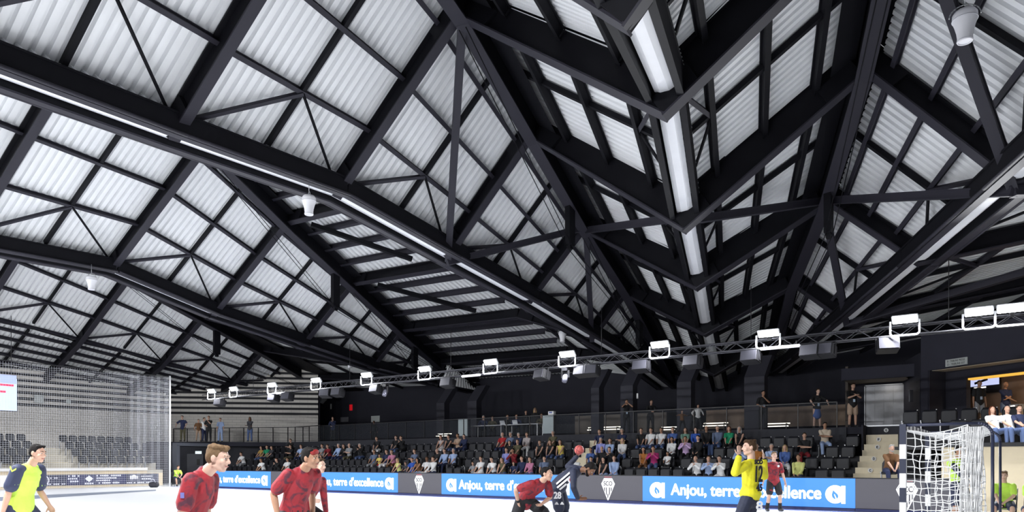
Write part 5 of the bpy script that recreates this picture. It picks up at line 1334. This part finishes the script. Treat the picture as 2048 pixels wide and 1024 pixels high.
# red player standing far off by the board
ph = math.radians(88)
f = Fig(H=1.77, pelvis=(0, 0, .91), lean=.05, head=(.1, 1, 0), hands=[(-.34, .10, .80), (.36, .08, .82)], feet=[(-.20, 0, .08), (.20, 0, .08)], curl=(.4, .4), build=1.1)
P7 = figure(f, 1547, 21.6, ph, 'player in red jersey standing by the blue board, facing the camera', 'pale', 'short', 'light brown', M['red_jersey'], 'short', M['red_shorts'], 'short', .012)
bm = NB(); add_lathe(bm, [(.035, 0), (.035, .006)], 16, 0, Matrix.Translation(f.chest + f.fw * .135 + f.rt * -.09 + f.up * .05) @ Matrix.Rotation(math.radians(-90), 4, 'X')); link_mesh('chest_roundel', bm, M['kit_white'], P7)
for i in (0, 1): band(P7, f.an[i], f.an[i].lerp(f.kn[i], .4), .056, M['black_shorts'], 'sock')
# the referee at the left edge
ph = math.radians(6)
f = Fig(H=1.84, pelvis=(0, 0, .86), lean=.34, head=(0, 1, -.14), hands=[(-.25, .25, .86), (.27, -.02, .76)], elbow=[(-.4, -1, 0), (.4, -1, 0)], feet=[(-.15, .35, .08), (.15, -.35, .12)], neck=(0, .8, .8), build=1.12)
P1 = figure(f, 38, 9.9, ph, 'referee in neon yellow shirt with navy shoulders walking at the left edge', 'fair', 'short', 'black', M['neon_shirt'], 'short', mm('navy_shorts', (.025, .032, .075), .7), 'short', .0095, g=.022, hem=.12)
for i in (0, 1):
    bm = NB(); ecap(bm, f.sh[i] + f.up * .004, .083, f.sh[i].lerp(f.el[i], .73), .090, None, 14, 3); ecap(bm, f.sh[i], .080, f.neckb.lerp(f.sh[i], .62) - f.up * .01, .066, None, 12, 2); fuse('sleeve', bm, .010, M['navy_shorts'], P1, 1)
bm = NB(); cc = f.sh[1] + f.rt * .090 + f.up * .02
for q in (-1, 1): quad(bm, [cc + f.up * .03 + f.fw * (.045 * q), cc - f.up * .02, cc - f.up * .045, cc + f.up * .005 + f.fw * (.05 * q)])
link_mesh('shoulder_mark', bm, M['neon_shirt'], P1)
# official in a neon bib behind the goal
ph = math.radians(84)
f = Fig(H=1.83, pelvis=(0, 0, .94), head=(-.1, 1, 0), hands=[(.05, .27, 1.02), (-.05, .30, .99)], elbow=[(-1, -.2, -.2), (1, -.2, -.2)], feet=[(-.15, 0, .08), (.15, 0, .08)])
P8 = figure(f, 1917, 16.0, ph, 'official in a neon bib over black standing behind the goal net', 'tan', 'short', 'black', M['navy_kit'], 'long', M['navy_shorts'], 'short', .012)
bm = NB(); torso(bm, f, .028); ecap(bm, f.waist, (.165, .13), f.P + f.up * .02, (.18, .145), f.rt); fuse('bib', bm, .014, M['neon_shirt'], P8, 1)
bm = NB(); add_box(bm, (0, 0, 0), (.07, .006, .05)); o = link_mesh('bib_mark', bm, M['badge_blue'], P8); o.location = f.chest + f.fw * .152 - f.rt * .07
# seated helpers on folding chairs
def folding_chair(pos, rz, label):
    e = empty('folding_chair', pos, rz, label, 'chair', 'folding chairs beside the court')
    bm = NB(); add_box(bm, (0, 0, .45), (.44, .42, .03)); bmesh.ops.bevel(bm, geom=bm.edges[:], offset=.012, segments=2, affect='EDGES'); link_mesh('seat', bm, M['black_metal'], e)
    bm = NB(); add_bar(bm, (0, -.20, .62), (0, -.26, .86), .44, .025, Vector((0, 1, 0))); link_mesh('backrest', bm, M['black_metal'], e)
    for sx in (-.21, .21):
        bm = NB(); add_tube(bm, (sx, -.27, .88), (sx, .20, .01), .013, 8); link_mesh('leg', bm, M['black_metal'], e)
        bm = NB(); add_tube(bm, (sx * .9, .14, .46), (sx * .9, -.26, .01), .013, 8); link_mesh('leg', bm, M['black_metal'], e)
    return e
def sit_fig(H, lean, head=(0, 1, -.1), curl=(.6, .6)):
    k = H / 1.75
    return Fig(H=H, pelvis=(0, -.05, .53), lean=lean, head=head, hands=[(-.05, .45, .60), (.06, .47, .57)], elbow=[(-1, -.2, -.2), (1, -.2, -.2)], feet=[(-.16, .44 * k, .08), (.16, .42 * k, .08)], knee=[(-.3, 1, 1.2), (.3, 1, 1.2)], curl=curl)
for px, d, phd, sk, hc, lb, cl in ((2010, 16.2, 130, 'pale', 'light brown', 'boy in neon yellow T-shirt sitting hunched on a chair right of the goal', 'folding chair under the hunched boy right of the goal'),
                               (2072, 15.2, 130, 'fair', 'brown', 'second helper in neon shirt cut off by the right edge, only a knee showing', 'folding chair cut off by the right edge'),
                               (353, 44.4, 40, 'fair', 'brown', 'helper in neon yellow shirt sitting by the far net pole', 'folding chair beside the far net pole')):
    ph = math.radians(phd); f = sit_fig(1.62, .52)
    o = figure(f, px, d, ph, lb, sk, 'thick', hc, M['neon_shirt'], 'short', M['navy_shorts'], 'short', .011 if d < 20 else .018, detail=d < 20, fingers=d < 20)
    p = ray(px) * d; folding_chair((p.x, p.y, 0), rz_of(ph), cl)

# people standing on the balcony and at the bar
def stand(px, at, H, pose, fem, hs_, hc, sk, top, sleeve, bot, cut, label, phd=90, z=None, vox=.018, lany=False):
    z = ZB if z is None else z
    k = H / 1.75; ph = math.radians(phd)
    PO = {'rail': dict(lean=.16, hands=[(-.34, .38, 1.06), (.34, .38, 1.06)], elbow=[(-1, -.3, 0), (1, -.3, 0)]),
          'side': dict(lean=.0, hands=[(-.26, .05, .82), (.26, .05, .82)]),
          'chin': dict(lean=.04, hands=[(-.02, .22, 1.42 * k), (.10, .22, 1.08)], elbow=[(-.6, .6, -1), (.8, -.1, -1)]),
          'clap': dict(lean=.05, hands=[(-.02, .32, 1.30 * k), (.03, .33, 1.28 * k)], elbow=[(-1, 0, -1), (1, 0, -1)]),
          'fold': dict(lean=-.02, hands=[(.14, .24, 1.16), (-.13, .26, 1.12)], elbow=[(-1, .1, -.6), (1, .1, -.6)]),
          'photo': dict(lean=.05, hands=[(-.09, .20, 1.56 * k), (.09, .20, 1.56 * k)], elbow=[(-1, .2, -1), (1, .2, -1)]),
          'lean': dict(lean=.42, hands=[(-.05, .50, 1.10), (.05, .50, 1.10)], elbow=[(-1, 0, -1), (1, 0, -1)]),
          'desk': dict(lean=.15, hands=[(-.14, .40, .80), (.14, .40, .80)], elbow=[(-1, -.3, -.2), (1, -.3, -.2)])}[pose]
    if pose == 'desk': f = Fig(H=H, pelvis=(0, -.05, .56), head=(0, 1, -.1), female=fem, feet=[(-.14, .36, .08), (.14, .36, .08)], knee=[(-.2, 1, 1.2), (.2, 1, 1.2)], **PO)
    else: f = Fig(H=H, pelvis=(0, 0, .925 * k), head=(0, 1, -.08), female=fem, feet=[(-.13, .02, .08), (.14, 0, .08)], **PO)
    rt = at_y(px, 800, at) if at < 60 else ray(px) * (at - 100)
    e = figure(f, px, 0, ph, label, sk, hs_, hc, C_(top), sleeve, C_(bot), cut, vox, fingers=False, detail=False, root=(rt.x, rt.y, z))
    if lany:
        bm = NB(); add_box(bm, (0, 0, 0), (.085, .012, .12)); o = link_mesh('lanyard_card', bm, mm('card', (.55, .68, .85), .5), e); o.location = f.waist + f.fw * .150
    return e
LB = 151.0
stand(366, LB, 1.80, 'rail', False, 'short', 'brown', 'pale', 'navy', 'short', 'olive', 'long', 'man in navy vest leaning with spread arms on the far balcony rail')
stand(397, LB, 1.55, 'side', False, 'short', 'brown', 'fair', 'brown', 'short', 'tan', 'long', 'person in brown on the far balcony behind the white T-shirt', 60)
stand(408, LB + .2, 1.68, 'fold', False, 'short', 'brown', 'fair', 'white', 'short', 'navy', 'long', 'person in white T-shirt turned sideways on the far balcony', 20)
stand(418, LB, 1.78, 'chin', False, 'short', 'light brown', 'fair', 'black', 'short', 'black', 'long', 'man in black with a hand to his face on the far balcony')
stand(441, LB + 1.0, 1.70, 'side', False, 'short', 'brown', 'fair', 'light blue', 'short', 'light blue', 'long', 'person in pale blue behind the near player on the far balcony')
stand(500, LB + .6, 1.74, 'fold', True, 'long', 'black', 'brown', 'dark grey', 'long', 'jeans', 'long', 'woman with long black hair in grey top and jeans on the far balcony')
stand(666, 33.9, 1.72, 'chin', False, 'short', 'brown', 'fair', 'navy', 'long', 'black', 'long', 'dark dressed person behind the glass by the dim grey plate')
stand(748, 37.5, 1.60, 'side', False, 'short', 'black', 'brown', 'black', 'long', 'black', 'long', 'dark figure standing far behind the glass under the pale grey plate')
stand(1253, 33.7, 1.74, 'photo', False, 'short', 'black', 'tan', 'black', 'short', 'black', 'long', 'photographer in black with raised camera behind the balcony glass', lany=True)
stand(1301, 34.2, 1.72, 'lean', False, 'short', 'brown', 'fair', 'black', 'long', 'black', 'long', 'person in black leaning on the balcony rail next to the photographer')
stand(1526, 33.8, 1.80, 'chin', False, 'short', 'black', 'tan', 'black', 'short', 'black', 'long', 'man in black with hand on chin behind the balcony glass', lany=True)
stand(1512, 36.2, 1.72, 'side', False, 'short', 'brown', 'fair', 'black', 'long', 'black', 'long', 'second dark figure standing behind the man with hand on chin')
stand(1634, 33.6, 1.72, 'rail', True, 'short', 'brown', 'pale', 'black', 'short', 'blue', 'skirt', 'woman in black top and blue skirt leaning on the balcony rail', lany=True)
stand(1705, 33.5, 1.86, 'clap', False, 'short', 'brown', 'fair', 'black', 'short', 'tan', 'short', 'clapping man in black polo and khaki shorts at the balcony end', lany=True)
for px, y, H, pose, fem, hs_, hc, top, lb in ((967, 35.2, 1.78, 'desk', False, 'short', 'grey', 'navy', 'grey haired man in navy at the left press table'), (985, 35.5, 1.66, 'desk', False, 'short', 'brown', 'olive', 'person in dim green at the left press table'),
        (1015, 35.2, 1.74, 'desk', False, 'short', 'brown', 'black', 'dark haired person in black at the middle of the press desk'), (1033, 35.2, 1.74, 'desk', False, 'short', 'brown', 'navy', 'person behind the open laptop at the press desk'),
        (1052, 35.6, 1.62, 'side', True, 'short', 'black', 'black', 'standing dark haired woman in black at the press desk'), (1070, 35.6, 1.74, 'side', True, 'long', 'blond', 'black', 'standing blonde woman in black at the press desk'), (1083, 35.2, 1.68, 'desk', False, 'short', 'light brown', 'olive', 'person half hidden by the right pale panel of the press desk')):
    stand(px, y, H, pose, fem, hs_, hc, 'fair', top, 'long', 'black', 'long', lb)
    if pose == 'desk':
        p = at_y(px, 800, y); c = folding_chair((p.x, p.y, ZB), rz_of(math.radians(90)), 'dark chair under the ' + lb.replace('at the ', 'by the ')); c['group'] = 'press chairs'
for px, y, top, lb in ((1364, 33.5, 'brown', 'child resting arms on the balcony parapet below the dark pillar'), (1386, 33.7, 'black', 'dark child beside the boy in black and white on the parapet'), (1396, 33.5, 'white', 'boy in black and white leaning over the balcony parapet')):
    stand(px, y, 1.06 if px != 1396 else 1.30, 'side', False, 'short', 'black', 'fair', top, 'long', 'black', 'long', lb)
stand(1958, 129.0, 1.80, 'side', False, 'short', 'brown', 'tan', 'black', 'short', 'grey', 'short', 'man in black polo and grey shorts standing before the bar television', z=2.95, lany=True)
stand(2011, 130.0, 1.86, 'fold', False, 'bald', 'brown', 'tan', 'navy', 'short', 'grey-blue', 'long', 'man in navy polo with raised arm standing at the bar', z=2.95)
for px, fem, hs_, hc, sk, top, lb in ((1988, True, 'long', 'auburn', 'fair', 'white', 'smiling woman in white reclining in the seats right of the goal'), (2018, False, 'bald', 'black', 'fair', 'white', 'bald bearded man in white reclining in the seats right of the goal'), (2042, False, 'short', 'brown', 'fair', 'navy', 'man in navy polo seated at the right edge above the wooden plinth')):
    f = Fig(H=1.70, pelvis=(0, .06, .42), lean=-.36, head=(0, 1, .1), female=fem, hands=[(-.2, .38, .62), (.2, .38, .62)], feet=[(-.14, .5, .08), (.14, .5, .08)], knee=[(-.2, 1, 1.2), (.2, 1, 1.2)])
    p = at_y(px, 850, 27.0); figure(f, px, 0, math.radians(100), lb, sk, hs_, hc, C_(top), 'short', C_('jeans'), 'long', .015, fingers=False, detail=False, root=(p.x, 27.0, 2.0))
# man in brown on the end seat of the stair
f = sit_fig(1.76, .38)
p = at_y(1779, 900, 26.2)
figure(f, 1779, 0, math.radians(98), 'grey bearded man in brown shirt seated at the stair left of the goal', 'fair', 'short', 'grey', C_('brown'), 'short', C_('navy'), 'long', .014, fingers=True, detail=True, beard='grey', root=(p.x, 26.2, .68))
place_seat(p.x, 26.24, .68, 0, 'down', 'black seat under the grey bearded man in brown beside the stair', 'seats of the far stand')
